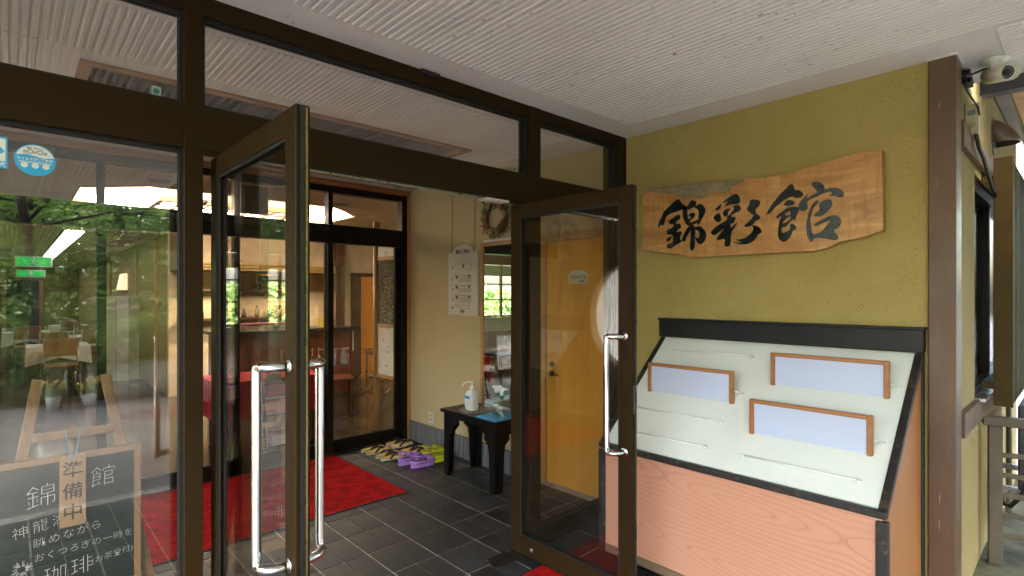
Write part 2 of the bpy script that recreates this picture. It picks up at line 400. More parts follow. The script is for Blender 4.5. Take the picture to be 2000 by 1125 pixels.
# ---------------------------------------------------------------- the two open glass doors
def door(name, label, xa, hand):
    """xa: face nearer the camera; leaf stands along Y, pivot at the far end"""
    ya, yb, th = 1.503, 2.365, .042
    d = thing(name, label, 'door', (xa+th/2, ya, 0), 'open glass entrance doors')
    x0, x1 = xa, xa+th
    obj('stile', G().box(x0, ya, .012, x1, ya+.078, 2.062), bronze, d, .003)
    obj('stile', G().box(x0, yb-.078, .012, x1, yb, 2.062), bronze, d, .003)
    obj('top_rail', G().box(x0+.001, ya+.078, 1.985, x1-.001, yb-.078, 2.060), bronze, d, .001)
    obj('bottom_rail', G().box(x0+.001, ya+.078, .012, x1-.001, yb-.078, .115), bronze, d, .001)
    obj('glass_pane', G().box(xa+th/2-.003, ya+.078, .115, xa+th/2+.003, yb-.078, 1.985), glass_door, d)
    g = G()
    for xx in (xa+.006, xa+th-.012):
        a, b, c, e = ya+.078, yb-.078, .115, 1.985
        g.box(xx, a, c, xx+.006, a+.009, e).box(xx, b-.009, c, xx+.006, b, e).box(xx, a+.009, c, xx+.006, b-.009, c+.009).box(xx, a+.009, e-.009, xx+.006, b-.009, e)
    obj('glazing_gasket', g, rubber, d)
    obj('edge_seal', G().box(x0+.014, ya-.006, .03, x0+.025, ya+.001, 2.055), rubber, d)
    obj('edge_trim', G().box(x0+.028, ya-.003, .03, x0+.034, ya+.001, 2.055), plain('gold_edge', (.32, .22, .08), .3, .8), d)
    yh, yo, h, z0, z1, rr = ya+.045, .056, .070, .762, 1.326, .028
    for sx, xx in ((-1, x0), (1, x1)):
        arm = [(0, 0), (.3, .0), (.55, .06), (.78, .25), (.93, .55), (1, .9)]
        pth = [(xx+sx*h*a, yh+yo*b_, z0) for a, b_ in arm]
        for k in range(1, 6): q = math.pi/2*k/5; pth.append((xx+sx*h, yh+yo*(.9+.1*k/5), z0+rr-rr*math.cos(q)))
        up_ = [(xx+sx*h, yh+yo, z0+.2), (xx+sx*h, yh+yo, z1-.2)]
        tail = [(p[0], p[1], z1+z0-p[2]) for p in reversed(pth)]
        ho = obj('handle', G().tube(pth+up_+tail, .0138, 20), chrome, d)
        ho.data.polygons.foreach_set('use_smooth', [True]*len(ho.data.polygons))
        obj('mounting_ring', G().lathe((xx, yh, z0), [(.021, 0), (.021, .003), (.015, .005)], 16, (sx, 0, 0)).lathe((xx, yh, z1), [(.021, 0), (.021, .003), (.015, .005)], 16, (sx, 0, 0)), chrome, ho)
    return d
dl = door('glass_door', 'open glass door nearest the chalkboard, seen with its chrome handles edge on', .578, 0)
drt = door('glass_door', 'open glass door in front of the menu stand and the wooden door', 2.19, 1)
obj('lock_plate', G().box(2.202, 1.4985, .95, 2.222, 1.5025, 1.09), steel, drt)
obj('lock_bolt', G().box(2.207, 1.4965, 1.0, 2.217, 1.4984, 1.05), rubber, drt)
obj('lock_plate', G().box(2.202, 1.4985, .34, 2.222, 1.5025, .42), rubber, drt)
obj('rail_screw', G().lathe((2.19, 2.19, .06), [(.012, 0), (.012, .003), (.006, .005)], 12, (-1, 0, 0)), steel, drt)
hp = thing('floor_hinge_plate', 'flat steel hinge cover let into the tiles below the right door', 'hinge cover', (2.08, 2.31, 0))
obj('plate', G().box(1.985, 2.25, 0, 2.185, 2.37, .004), plain('dark_steel', (.09, .08, .065), .35, .9, .3, 12), hp, .001)
for a, b in ((2.0, 2.262), (2.0, 2.358), (2.17, 2.262), (2.17, 2.358)):
    obj('screw', G().lathe((a, b, .004), [(.004, 0), (.003, .0012)], 8), steel, hp)
hp2 = dup(hp, (.69, 2.31, 0), 0, 'flat steel hinge cover at the foot of the left door')

# ---------------------------------------------------------------- inner sliding partition
ip = thing('inner_partition', 'dark framed glass partition with sliding doors behind the red carpet', 'sliding doors', (1.4, 4.95, 0))
def im(name, x0, x1, z0, z1, y0=4.91, y1=5.0, m=bronze_dk): return obj(name, G().box(x0, y0, z0, x1, y1, z1), m, ip, .002)
im('header', -1, 3.0, 2.02, 2.195); im('top_rail', -1, 3.0, 2.5, 2.56)
im('timber_trim', -1, 3.1, 2.565, 2.61, 4.905, 5.02, wood('orange_trim_level', (.26, .1, .03), (.34, .14, .045), .4, 'X'))
im('end_jamb', 3.0, 3.062, 0, 2.56); im('timber_jamb', 3.063, 3.1, 0, 2.56, 4.9, 5.03, timber)
for x in (-.46,): im('post', x, x+.06, 0, 2.02)
for x0, x1, yy in ((.46, 1.43, 4.915), (1.385, 2.06, 4.965)): pass
def leaf(x0, x1, y, lab):
    for a, b, c, d in ((x0, x0+.055, .0, 2.02), (x1-.055, x1, .0, 2.02)): obj('stile', G().box(a, y, c, b, y+.035, d), bronze_dk, ip, .002)
    obj('bottom_rail', G().box(x0+.055, y+.001, .004, x1-.055, y+.034, .125), bronze_dk, ip)
    obj('glass_pane', G().box(x0+.055, y+.015, .125, x1-.055, y+.02, 2.02), glass_in, ip)
leaf(-.40, .515, 4.96, ''); leaf(.46, 1.42, 4.918, ''); leaf(1.37, 2.255, 4.918, ''); leaf(2.19, 3.0, 4.96, '')
for x0, x1 in ((-1, .46), (.5, 1.38), (1.42, 2.2), (2.25, 3.0)):
    obj('glass_pane', G().box(x0, 4.95, 2.195, x1, 4.955, 2.5), glass_in, ip)
for x in (.46, 1.38, 2.2): im('transom_post', x, x+.045, 2.195, 2.5)
im('threshold', -1, 3.0, 0, .012, 4.90, 5.02, m=rubber)
obj('sensor_bar', G().box(.6, 4.88, 2.13, 2.2, 4.909, 2.17), rubber, ip, .004)
# vestibule left wall with the round window
lw = tag(filled('vestibule_left_wall', [[(2.36, 0), (4.91, 0), (4.91, 2.64), (2.36, 2.64)], [(3.72+.64*math.cos(k*math.pi/24), 1.27+.64*math.sin(k*math.pi/24)) for k in range(48)]], beige, None, frameM((0, 1, 0), (0, 0, 1), (-1.06, 0, 0)), .06, 1), kind='structure')
rw = thing('round_window', 'large round window in a timber ring, mirrored in the right glass door', 'window', (-1.0, 3.72, .63))
tor = G(); n = 64
pth = [(-.99, 3.72+.675*math.cos(2*math.pi*k/n), 1.27+.675*math.sin(2*math.pi*k/n)) for k in range(n+1)]
obj('ring', tor.tube(pth, .045, 8, False), timber, rw)
obj('glass_pane', G().lathe((-1.05, 3.72, 1.27), [(.64, 0), (.64, .005)], 48, (1, 0, 0)), glassmat('round_glass', .05, (.97, .98, .99)), rw)
g = G()
for k in range(4): g.tube([(-1.02, 3.0+.12*k, .98-.06*k), (-1.02, 4.2, .52+.05*k)], .005, 5)
obj('mullion', G().box(-1.03, 3.71, .64, -1.01, 3.73, 1.90), darkwood, rw)

# ---------------------------------------------------------------- lobby shell
fl = NT('polished_lobby_floor'); co = fl.co(); fo = fl.ramp(fl.noise(co, 1.6, 5), [(.3, (.045, .035, .026)), (.7, (.075, .058, .042))])
fl.set(fo, .16, spec=.6); fl.bump(fl.noise(co, 6, 2), .03, .004); lobby_floor_m = fl.m
struct('lobby_floor', G().box(-3.5, 4.96, -.1, 5.5, 9.2, -.001).box(-.55, 9.2, -.1, 1.73, 24, -.001).box(1.73, 9.2, -.1, 5.5, 9.4, -.001), lobby_floor_m)
OCT = [(.5, 6.98), (1.0, 6.43), (3.0, 6.43), (3.53, 7.0), (3.53, 8.0), (3.05, 8.5), (1.0, 8.5), (.5, 8.0)]
lc = tag(filled('lobby_ceiling', [[(-3.5, 4.93), (5.5, 4.93), (5.5, 9.4), (-3.5, 9.4)], OCT], ceil_lobby, None, Matrix.Translation((0, 0, 2.63)), .006, 1), kind='structure')
ribs(lc, [(-3.4, .42, 5.1, 9.1), (3.62, 5.4, 5.1, 8.5), (.42, 3.62, 5.1, 6.35)], 2.624, ceil_lobby, .036, .009)
rc = struct('restaurant_ceiling', G().box(-.6, 9.4, 2.45, 1.8, 24, 2.6), ceil_lobby)
ribs(rc, [(-.5, 1.7, 9.6, 23.5)], 2.45, ceil_lobby, .05, .011)
lobby_w = plain('lobby_wall_cream', (.60, .5, .34), .8, bump=.2, bscale=100)
struct('lobby_left_wall', G().box(-3.6, 4.931, -.1, -3.5, 9.3, 2.65), lobby_w)
struct('lobby_outer_wall', G().box(-3.6, 4.85, -.1, -1.0, 4.93, 2.65), plain('bounce_white_wall', (.84, .84, .84), .8, var=.05))  # unseen return wall, made white to brighten the round window's reflection
struct('lobby_front_return', G().box(3.1, 4.94, -.1, 5.5, 5.04, 2.65), lobby_w)
struct('lobby_right_wall', G().box(5.5, 4.9, -.1, 5.6, 9.5, 2.65), lobby_w)
struct('lobby_back_wall', G().box(1.73, 9.4, -.1, 5.6, 9.5, 2.65).box(3.98, 8.95, -.1, 5.5, 9.05, 2.65), lobby_w)
struct('restaurant_right_wall', G().box(1.73, 9.5, -.1, 1.83, 24, 2.65), plain('restaurant_wall_ochre', (.36, .25, .1), .8))
struct('restaurant_left_wall', G().box(-.65, 9.3, -.1, -.55, 24, 2.65), lobby_w)
struct('restaurant_end_wall', G().box(-.65, 24, -.1, 1.83, 24.1, 2.65), wood('brown_end_wall', (.2, .1, .03), (.28, .15, .05), .5))
struct('lounge_window_wall', G().box(-3.5, 9.2, -.1, -.55, 9.3, .55).box(-3.5, 9.2, 2.2, -.55, 9.3, 2.65).box(-3.5, 9.2, .55, -3.3, 9.3, 2.2).box(-.8, 9.2, .55, -.55, 9.3, 2.2), lobby_w)

BOARD=[(2.092,2.24),(2.016,2.246),(1.88,2.242),(1.762,2.236),(1.658,2.233),(1.533,2.225),(1.389,2.21),(1.286,2.202),(1.172,2.202),(1.1,2.207),(1.043,2.22),(0.969,2.229),(0.897,2.242),(0.84,2.252),(0.772,2.252),(0.707,2.247),(0.703,1.849),(0.803,1.819),(0.89,1.808),(0.949,1.779),(1.009,1.766),(1.135,1.766),(1.365,1.766),(1.533,1.766),(1.658,1.765),(1.733,1.765),(1.781,1.779),(1.82,1.797),(1.88,1.796),(1.963,1.814),(2.037,1.831),(2.092,1.842)]
BARK=[(2.087,2.236),(2.016,2.242),(1.88,2.238),(1.762,2.233),(1.658,2.229),(1.533,2.221),(1.389,2.207),(1.464,2.177),(1.498,2.148),(1.604,2.159),(1.658,2.127),(1.714,2.152),(1.781,2.152),(1.911,2.196),(2.016,2.22)]
GLYPHS=[
[[[(1.816,2.146),(1.795,2.117),(1.762,2.09),(1.768,2.073),(1.8,2.076),(1.832,2.067),(1.864,2.063),(1.892,2.053),(1.913,2.039),(1.918,2.014),(1.932,1.986),(1.944,1.995),(1.951,1.992),(1.958,1.978),(1.97,1.983),(1.963,2.01),(1.944,2.042),(1.925,2.078),(1.892,2.103),(1.859,2.129),(1.836,2.142)]],
[[(1.786,2.083),(1.762,2.084),(1.755,2.038),(1.746,2.005),(1.733,1.987),(1.69,1.999),(1.681,1.986),(1.707,1.975),(1.742,1.968),(1.76,1.974),(1.777,2),(1.789,2.034)]],
[[(1.733,2.127),(1.703,2.121),(1.696,2.104),(1.703,2.087),(1.729,2.078),(1.751,2.071),(1.764,2.086),(1.742,2.11)]],
[[(1.698,2.087),(1.673,2.098),(1.651,2.087),(1.634,2.057),(1.643,2.026),(1.66,2),(1.677,1.97),(1.688,1.973),(1.685,1.999),(1.679,2.03),(1.683,2.063),(1.707,2.078)]],
[[(1.749,2.034),(1.733,2.046),(1.711,2.048),(1.703,2.033),(1.711,2.018),(1.729,2.007),(1.74,1.994),(1.751,2.001),(1.733,2.02)]],
[[(1.889,2.011),(1.873,2.022),(1.841,2.039),(1.823,2.048),(1.807,2.036),(1.809,2.017),(1.832,2.005),(1.836,1.989),(1.809,1.987),(1.802,1.961),(1.823,1.951),(1.832,1.935),(1.804,1.937),(1.795,1.924),(1.809,1.9),(1.804,1.883),(1.795,1.87),(1.841,1.849),(1.878,1.83),(1.897,1.838),(1.904,1.853),(1.887,1.864),(1.864,1.871),(1.859,1.9),(1.868,1.921),(1.897,1.924),(1.904,1.941),(1.897,1.957),(1.864,1.967),(1.855,1.987),(1.882,1.992)]],
[[(1.899,1.899),(1.868,1.909),(1.887,1.881),(1.904,1.88)]],
[[(1.751,1.961),(1.733,1.969),(1.729,1.951),(1.742,1.927),(1.764,1.897),(1.771,1.873),(1.786,1.87),(1.795,1.883),(1.782,1.918),(1.764,1.946)]],
[[(1.733,1.967),(1.711,1.965),(1.703,1.944),(1.705,1.884),(1.707,1.832),(1.727,1.807),(1.74,1.834),(1.735,1.886),(1.733,1.923)]],
[[(1.707,1.949),(1.681,1.96),(1.656,1.948),(1.634,1.918),(1.632,1.882),(1.647,1.856),(1.668,1.845),(1.685,1.854),(1.698,1.875),(1.703,1.888),(1.681,1.886),(1.673,1.901),(1.679,1.926),(1.698,1.936)]]],
[[[(1.522,2.091),(1.482,2.116),(1.447,2.131),(1.426,2.118),(1.417,2.093),(1.424,2.071),(1.471,2.071),(1.51,2.066),(1.494,2.083),(1.498,2.092),(1.518,2.086)]],
[[(1.571,2.048),(1.554,2.067),(1.532,2.08),(1.538,2.062),(1.55,2.047)]],
[[(1.581,2.004),(1.567,2.018),(1.544,2.025),(1.534,1.995),(1.538,1.976),(1.554,1.972),(1.571,1.983)]],
[[(1.52,2.032),(1.502,2.044),(1.475,2.048),(1.486,2.032),(1.494,2.006),(1.506,2),(1.52,2.013)]],
[[(1.459,2.056),(1.436,2.063),(1.417,2.053),(1.413,2.035),(1.424,2.022),(1.447,2.017),(1.471,2.004),(1.48,2.009),(1.463,2.03),(1.453,2.044)]],
[[(1.494,2.003),(1.475,2.008),(1.463,1.993),(1.444,1.991),(1.455,1.96),(1.473,1.954),(1.473,1.931),(1.436,1.958),(1.447,1.933),(1.471,1.897),(1.475,1.836),(1.49,1.818),(1.512,1.827),(1.51,1.865),(1.55,1.862),(1.56,1.873),(1.538,1.902),(1.514,1.931),(1.571,1.895),(1.595,1.903),(1.595,1.919),(1.562,1.947),(1.518,1.97),(1.496,1.984)]],
[[(1.355,2.083),(1.32,2.08),(1.3,2.066),(1.305,2.045),(1.327,2.022),(1.323,1.999),(1.338,1.993),(1.357,2.007),(1.375,2.027),(1.371,2.042),(1.36,2.063)]],
[[(1.334,1.993),(1.316,1.995),(1.3,1.976),(1.305,1.964),(1.327,1.955),(1.345,1.935),(1.368,1.927),(1.394,1.932),(1.368,1.955),(1.349,1.972)]],
[[(1.345,1.933),(1.312,1.924),(1.293,1.9),(1.294,1.886),(1.312,1.876),(1.331,1.848),(1.368,1.827),(1.413,1.826),(1.463,1.844),(1.413,1.837),(1.432,1.852),(1.463,1.862),(1.428,1.857),(1.386,1.863),(1.353,1.887),(1.338,1.912)]]],
[[[(1.268,1.983),(1.248,2.022),(1.221,2.057),(1.188,2.095),(1.159,2.12),(1.137,2.14),(1.123,2.137),(1.111,2.107),(1.088,2.102),(1.07,2.079),(1.081,2.062),(1.109,2.062),(1.126,2.072),(1.162,2.061),(1.195,2.039),(1.221,2.019),(1.246,1.988),(1.255,1.993)]],
[[(1.17,2.032),(1.155,2.051),(1.134,2.054),(1.114,2.04),(1.119,2.027),(1.141,2.022),(1.162,2.027)]],
[[(1.21,1.963),(1.205,1.978),(1.173,1.998),(1.148,2.014),(1.119,2.016),(1.095,2.008),(1.091,1.996),(1.102,1.967),(1.114,1.934),(1.119,1.946),(1.137,1.933),(1.159,1.908),(1.181,1.903),(1.179,1.876),(1.162,1.878),(1.137,1.891),(1.137,1.918),(1.119,1.918),(1.105,1.903),(1.109,1.887),(1.123,1.882),(1.134,1.853),(1.152,1.832),(1.173,1.824),(1.192,1.838),(1.201,1.862),(1.199,1.908),(1.192,1.946),(1.182,1.972),(1.203,1.959)],[(1.164,1.979),(1.139,1.992),(1.135,1.973),(1.155,1.971)],[(1.173,1.936),(1.159,1.95),(1.137,1.963),(1.135,1.95),(1.155,1.933),(1.172,1.927)]],
[[(1.093,2.004),(1.088,2.033),(1.067,2.056),(1.044,2.076),(1.05,2.054),(1.026,2.066),(0.999,2.079),(1.019,2.109),(1.026,2.132),(1.002,2.136),(0.979,2.125),(0.964,2.101),(0.964,2.09),(0.933,2.091),(0.901,2.085),(0.882,2.071),(0.873,2.052),(0.879,2.037),(0.895,2.036),(0.914,2.047),(0.941,2.049),(0.93,2.06),(0.936,2.072),(0.966,2.069),(0.999,2.055),(1.033,2.045),(1.05,2.028),(1.046,2.006),(1.055,1.988),(1.074,1.986),(1.088,1.994)]],
[[(0.991,2.008),(0.976,2.026),(0.949,2.034),(0.932,2.026),(0.927,2.002),(0.94,1.982),(0.962,1.959),(0.982,1.95),(1.009,1.948),(1.011,1.961),(0.992,1.977),(0.986,1.991)]],
[[(1.002,2.035),(0.991,2.028),(0.999,2.015),(1.016,1.998),(1.026,1.974),(1.033,1.937),(1.029,1.893),(1.019,1.855),(0.979,1.866),(0.953,1.897),(0.936,1.92),(0.966,1.912),(1.006,1.896),(1.014,1.904),(1.002,1.916),(0.966,1.934),(0.933,1.945),(0.907,1.944),(0.888,1.923),(0.887,1.898),(0.901,1.877),(0.919,1.865),(0.898,1.831),(0.911,1.814),(0.946,1.822),(1.006,1.834),(1.026,1.813),(1.039,1.823),(1.05,1.857),(1.053,1.902),(1.048,1.946),(1.033,1.997),(1.016,2.024)]]],
]
# ---------------------------------------------------------------- sign board
SD = 1
_M = frameM((0, -1, 0), (0, 0, 1), (3.17, 0, 0))
def boardwood():
    s = NT('polished_elm_slab'); co = s.co((1, 1.1, 5.5)); n1 = s.noise(co, 2.3, 6, .6, 1.2)
    o = s.ramp(n1, [(.25, (.30, .13, .035)), (.5, (.5, .25, .075)), (.75, (.66, .38, .14))])
    fig = s.ramp(s.noise(s.co((3, 16, 2), (.2, 0, 0)), 3.0, 4, .6), [(.5, 0.), (.68, .55)]); o = s.mix(fig, o, (.27, .14, .045))
    s.set(o, .32); s.bump(n1, .1, .004); return s.m
sb = thing('carved_name_board', 'live-edged timber slab carved with black brush characters on the ochre wall', 'sign', (3.2, 1.4, 1.76))
filled('board', [[(-y, z) for y, z in BOARD]], boardwood(), sb, frameM((0, -1, 0), (0, 0, 1), (3.2, 0, 0)), .03, 1)
def barkmat():
    s = NT('grey_bark_edge'); co = s.co((1, 1, 2)); s.set(s.ramp(s.noise(co, 14, 5, .65), [(.3, (.16, .13, .07)), (.7, (.34, .29, .17))]), .8); s.bump(s.noise(co, 30, 5), .8, .012); return s.m
filled('bark_edge', [[(-y, z) for y, z in BARK]], barkmat(), sb, frameM((0, -1, 0), (0, 0, 1), (3.167, 0, 0)), .005, 3)
gm = plain('glossy_black_green_enamel', (.006, .012, .012), .18, 0, .3, 10)
em = plain('carved_edge_shadow', (.10, .05, .018), .6)
gt = plain('worn_teal_enamel', (.022, .04, .042), .3, 0, .5, 12)
for gi, ch in enumerate(GLYPHS):
    for si, st in enumerate(ch):
        o = filled('character_stroke', [[(-y, z) for y, z in L] for L in st], gt if gi == 2 and si > 2 else gm, sb, frameM((0, -1, 0), (0, 0, 1), (3.1685, 0, 0)), .0025, 3)

# ---------------------------------------------------------------- menu display stand (tilted board on a laminate box)
FX, FZ, TX, TZ, KA, KB = 2.53, .663, 3.205, 1.248, .545, 1.965
ks = thing('menu_stand', 'sloping white display board on a pink wood-grain base with worn black edges', 'display stand', (2.87, 1.25, 0))
def lam(name, a, b, ring, plane):
    """printed wood grain: long cathedral ovals; plane 'YZ' (front) or 'XZ' (sides)"""
    s = NT(name); rot = (0, 0, 0) if plane == 'YZ' else (0, 0, R(90))
    w0 = s.co((1, 1, 1), rot)
    sep = s.n('ShaderNodeSeparateXYZ'); s.l(w0, sep.inputs[0])
    wob = s.noise(s.co((.1, .55, 1.5), rot), 1.1, 1, .4)
    tilt = (0, -.10, 1) if plane == 'YZ' else (0, .9, 1)
    def ma(op, x, y, z=None):
        n_ = s.n('ShaderNodeMath', operation=op)
        for k, v in enumerate((x, y) if z is None else (x, y, z)):
            if isinstance(v, bpy.types.NodeSocket): s.l(v, n_.inputs[k])
            else: n_.inputs[k].default_value = v
        return n_.outputs[0]
    v = ma('MULTIPLY_ADD', sep.outputs[1], tilt[1], sep.outputs[2])
    v = ma('MULTIPLY_ADD', wob, .16, v)
    fy = ma('PINGPONG', ma('ADD', sep.outputs[1], .13), .42)
    fz = ma('SUBTRACT', ma('PINGPONG', ma('ADD', v, .02), .16), .0)
    d2 = ma('SQRT', ma('ADD', ma('POWER', ma('MULTIPLY', fy, .16), 2.), ma('POWER', fz, 2.)), 0.)
    fr = ma('FRACT', ma('MULTIPLY', d2, 46.), 0.)
    lines = s.ramp(fr, [(.0, .95), (.10, .4), (.32, .0), (.92, .1)])
    fade = s.ramp(s.noise(s.co((1, 1.2, 3), rot), 1.7, 3), [(.35, .5), (.65, 1.)])
    o = s.mix(ma('MULTIPLY', lines, fade), a, ring)
    fn = s.ramp(s.noise(s.co((4, 5, 130), rot), 3, 4, .6), [(.4, 0.), (.75, .45)]); o = s.mix(fn, o, b)
    s.set(o, .42); return s.m
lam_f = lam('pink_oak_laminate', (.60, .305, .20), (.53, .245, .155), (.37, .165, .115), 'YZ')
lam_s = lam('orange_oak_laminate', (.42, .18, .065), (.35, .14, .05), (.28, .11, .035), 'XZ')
def worn():
    s = NT('worn_black_stained_wood'); co = s.co(); 
    f = s.ramp(s.noise(s.co((9, 9, 9)), 2.5, 6, .72), [(.55, 0.), (.70, .8)]); ge = s.n('ShaderNodeNewGeometry')
    po = s.ramp(ge.outputs['Pointiness'], [(.5, 0.), (.56, 1.)])
    o = s.mix(f, (.014, .013, .012), (.13, .085, .05)); s.set(o, .5); s.bump(s.noise(co, 60, 4), .25, .003); return s.m
wb = worn()
blk = plain('satin_black_board', (.009, .009, .011), .42, var=.2, scale=6, bump=.05, spec=.25)
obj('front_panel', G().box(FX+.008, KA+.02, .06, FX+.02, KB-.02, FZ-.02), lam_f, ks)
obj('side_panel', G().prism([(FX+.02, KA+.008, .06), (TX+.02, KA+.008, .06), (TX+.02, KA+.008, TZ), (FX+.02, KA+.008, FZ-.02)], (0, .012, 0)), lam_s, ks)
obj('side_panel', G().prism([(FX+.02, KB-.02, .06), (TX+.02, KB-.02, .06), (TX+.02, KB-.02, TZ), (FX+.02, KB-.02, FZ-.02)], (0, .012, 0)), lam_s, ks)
def wpm():
    s = NT('chipped_white_board'); co = s.co(); o = s.ramp(s.noise(co, 1.2, 4), [(.3, (.72, .77, .72)), (.7, (.79, .83, .78))])
    ch = s.ramp(s.noise(s.co((5, 5, 5)*1), 1.1, 3), [(.45, 0.), (.6, 1.)])
    d = s.ramp(s.noise(s.co((30, 8, 60)), 1.9, 4, .8), [(.66, 0.), (.70, .6)]); m = s.n('ShaderNodeMath', operation='MULTIPLY'); s.l(ch, m.inputs[0]); s.l(d, m.inputs[1])
    o = s.mix(m.outputs[0], o, (.3, .27, .2)); s.set(o, .45); return s.m
tl = math.hypot(TX-FX, TZ-FZ); ux, uz = (TX-FX)/tl, (TZ-FZ)/tl; nx, nz = -uz, ux
def sl(a, off): return (FX+ux*a+nx*off, FZ+uz*a+nz*off)
def slab(y0, y1, a0, a1, o0, o1):
    p = [sl(a0, o0), sl(a1, o0), sl(a1, o1), sl(a0, o1)]; return G().prism([(x, y0, z) for x, z in p], (0, y1-y0, 0))
obj('display_board', slab(KA+.02, KB-.02, .02, tl, -.02, -.003), wpm(), ks)
obj('slope_trim', slab(KA, KA+.034, -.01, tl-.005, -.022, .006), wb, ks, .004, 2)
obj('slope_trim', slab(KB-.03, KB, -.01, tl-.005, -.022, .006), wb, ks, .004, 2)
obj('front_edge_trim', G().box(FX-.012, KA+.002, FZ-.024, FX+.02, KB-.002, FZ+.006), wb, ks, .005, 2)
obj('corner_post', G().box(FX-.008, KA-.002, .04, FX+.03, KA+.04, FZ-.036), wb, ks, .004, 2)
obj('corner_post', G().box(FX-.008, KB-.04, .04, FX+.03, KB+.002, FZ-.036), wb, ks, .004, 2)
obj('bottom_rail', G().box(FX-.005, KA+.042, .04, FX+.02, KB-.042, .085), wood('worn_bottom_rail', (.12, .075, .04), (.22, .15, .09), .6, 'Y'), ks, .004)
obj('back_post', G().box(TX-.02, KA-.001, .04, TX+.026, KA+.007, TZ), wb, ks, .002)
obj('top_rail', G().box(TX-.03, KA-.004, TZ+.003, TX+.027, KB+.004, TZ+.112), blk, ks, .003)
obj('top_rail_cap', G().box(TX-.04, KA-.01, TZ+.112, TX+.027, KB+.008, TZ+.124), blk, ks, .002)
for y in (KA+.05, KB-.09):
    for x in (FX+.05, TX-.06): obj('foot', G().box(x, y, 0, x+.04, y+.04, .06), rubber, ks)
# thin white pegs on the board that carry the holders
for x, z, a, b in ((3.108, 1.166, 1.317, 1.842), (2.74, .846, 1.325, 1.847), (2.614, .736, 1.343, 1.86), (2.614, .736, .661, 1.158)):
    obj('holder_ledge', G().tube([(x-.008, a, z+.012), (x-.008, b, z+.012)], .005, 6).lathe((x-.008, a, z+.010), [(.009, -.01), (.009, .004), (.004, .008)], 8, (0, -1, 0)).lathe((x-.008, b, z+.01), [(.009, -.01), (.009, .004)], 8, (0, 1, 0)), plain('white_ledge', (.76, .78, .74), .5), ks)
fw = wood('cherry_frame', (.30, .115, .035), (.40, .17, .055), .4, 'Y')
bl = plain('blank_pale_blue_card', (.50, .56, .74), .7, 0, .01, 3)
HZ = ((2.854, 1.311, 1.84, .945, .171, 'left, alone near the slope edge'), (2.978, .633, 1.164, 1.052, .169, ''), (2.728, .64, 1.169, .836, .17, ''))
HL = ('wood framed blank holder, alone on the left half of the slope', 'wood framed blank holder, upper of the two stacked on the right half', 'wood framed blank holder, lower of the two stacked on the right half')
for (x, a, b, z, h, _), lb in zip(HZ, HL):
    t = thing('menu_holder', lb, 'frame', (x, (a+b)/2, z), 'blank wooden menu holders')
    obj('card', G().box(x-.004, a+.02, z+.001, x+.002, b-.02, z+h-.02), bl, t)
    obj('upright', G().box(x-.014, a, z-.006, x+.012, a+.022, z+h), fw, t, .003)
    obj('upright', G().box(x-.014, b-.022, z-.006, x+.012, b, z+h), fw, t, .003)
    obj('top_bar', G().box(x-.013, a+.022, z+h-.02, x+.011, b-.022, z+h-.001), fw, t, .003)
    obj('peg', G().tube([(x+.01, a+.03, z+.06), (x+.035, a-.01, z+.055)], .005, 6).tube([(x+.01, a-.03, z+.05), (x+.05, a-.03, z+.05)], .004, 6), white_paint, t)

# ---------------------------------------------------------------- wooden PRIVATE door
dw = wood('amber_veneer', (.72, .31, .03), (.82, .40, .055), .28, 'Z', .7, .35, .04)
pd = thing('private_door', 'flat amber timber door marked PRIVATE, behind the right glass door', 'door', (3.235, 2.75, 0))
obj('leaf', G().box(3.215, 2.40, .006, 3.234, 3.035, 1.955), dw, pd, .002)
obj('frame', G().box(3.196, 3.04, 0, 3.234, 3.145, 1.96), timber, pd, .002)
obj('frame', G().box(3.194, 2.40, 1.962, 3.234, 3.145, 2.02), timber_h, pd, .002)
kn = obj('lever_handle', G().lathe((3.215, 2.975, .89), [(.026, 0), (.026, .008), (.012, .012), (.010, .04)], 16, (-1, 0, 0)).tube([(3.175, 2.975, .89), (3.172, 2.93, .89), (3.176, 2.87, .888)], [.010, .009, .007], 8), plain('dark_bronze_lever', (.1, .08, .06), .3, .8), pd)
obj('deadbolt', G().lathe((3.215, 2.975, .965), [(.022, 0), (.022, .012), (.012, .016)], 16, (-1, 0, 0)), MC['dark_bronze_lever'], pd)
dsg = thing('door_sign', 'small arched white sign reading PRIVATE on the amber door', 'sign', (3.214, 2.697, 1.612))
arc = [(-2.797, 1.612), (-2.598, 1.612), (-2.598, 1.69)]+[(-2.697+.078*math.cos(math.pi*k/10), 1.692+.03*math.sin(math.pi*k/10)) for k in range(11)]+[(-2.797, 1.69)]
ivory = plain('ivory_board', (.62, .60, .47), .6, 0, .05)
ink = plain('black_ink', (.01, .01, .01), .6)
filled('plate', [arc], ivory, dsg, frameM((0, -1, 0), (0, 0, 1), (3.211, 0, 0)), .0025, 1)
text('lettering', 'PRIVATE', .042, ink, dsg, (3.207, 2.697, 1.662), (0, -1, 0), (0, 0, 1))
text('emblem', 'ᵛ₂', .02, ink, dsg, (3.207, 2.70, 1.705), (0, -1, 0), (0, 0, 1))
text('lettering', '錦水', .02, ink, dsg, (3.207, 2.66, 1.63), (0, -1, 0), (0, 0, 1), off=.0008)

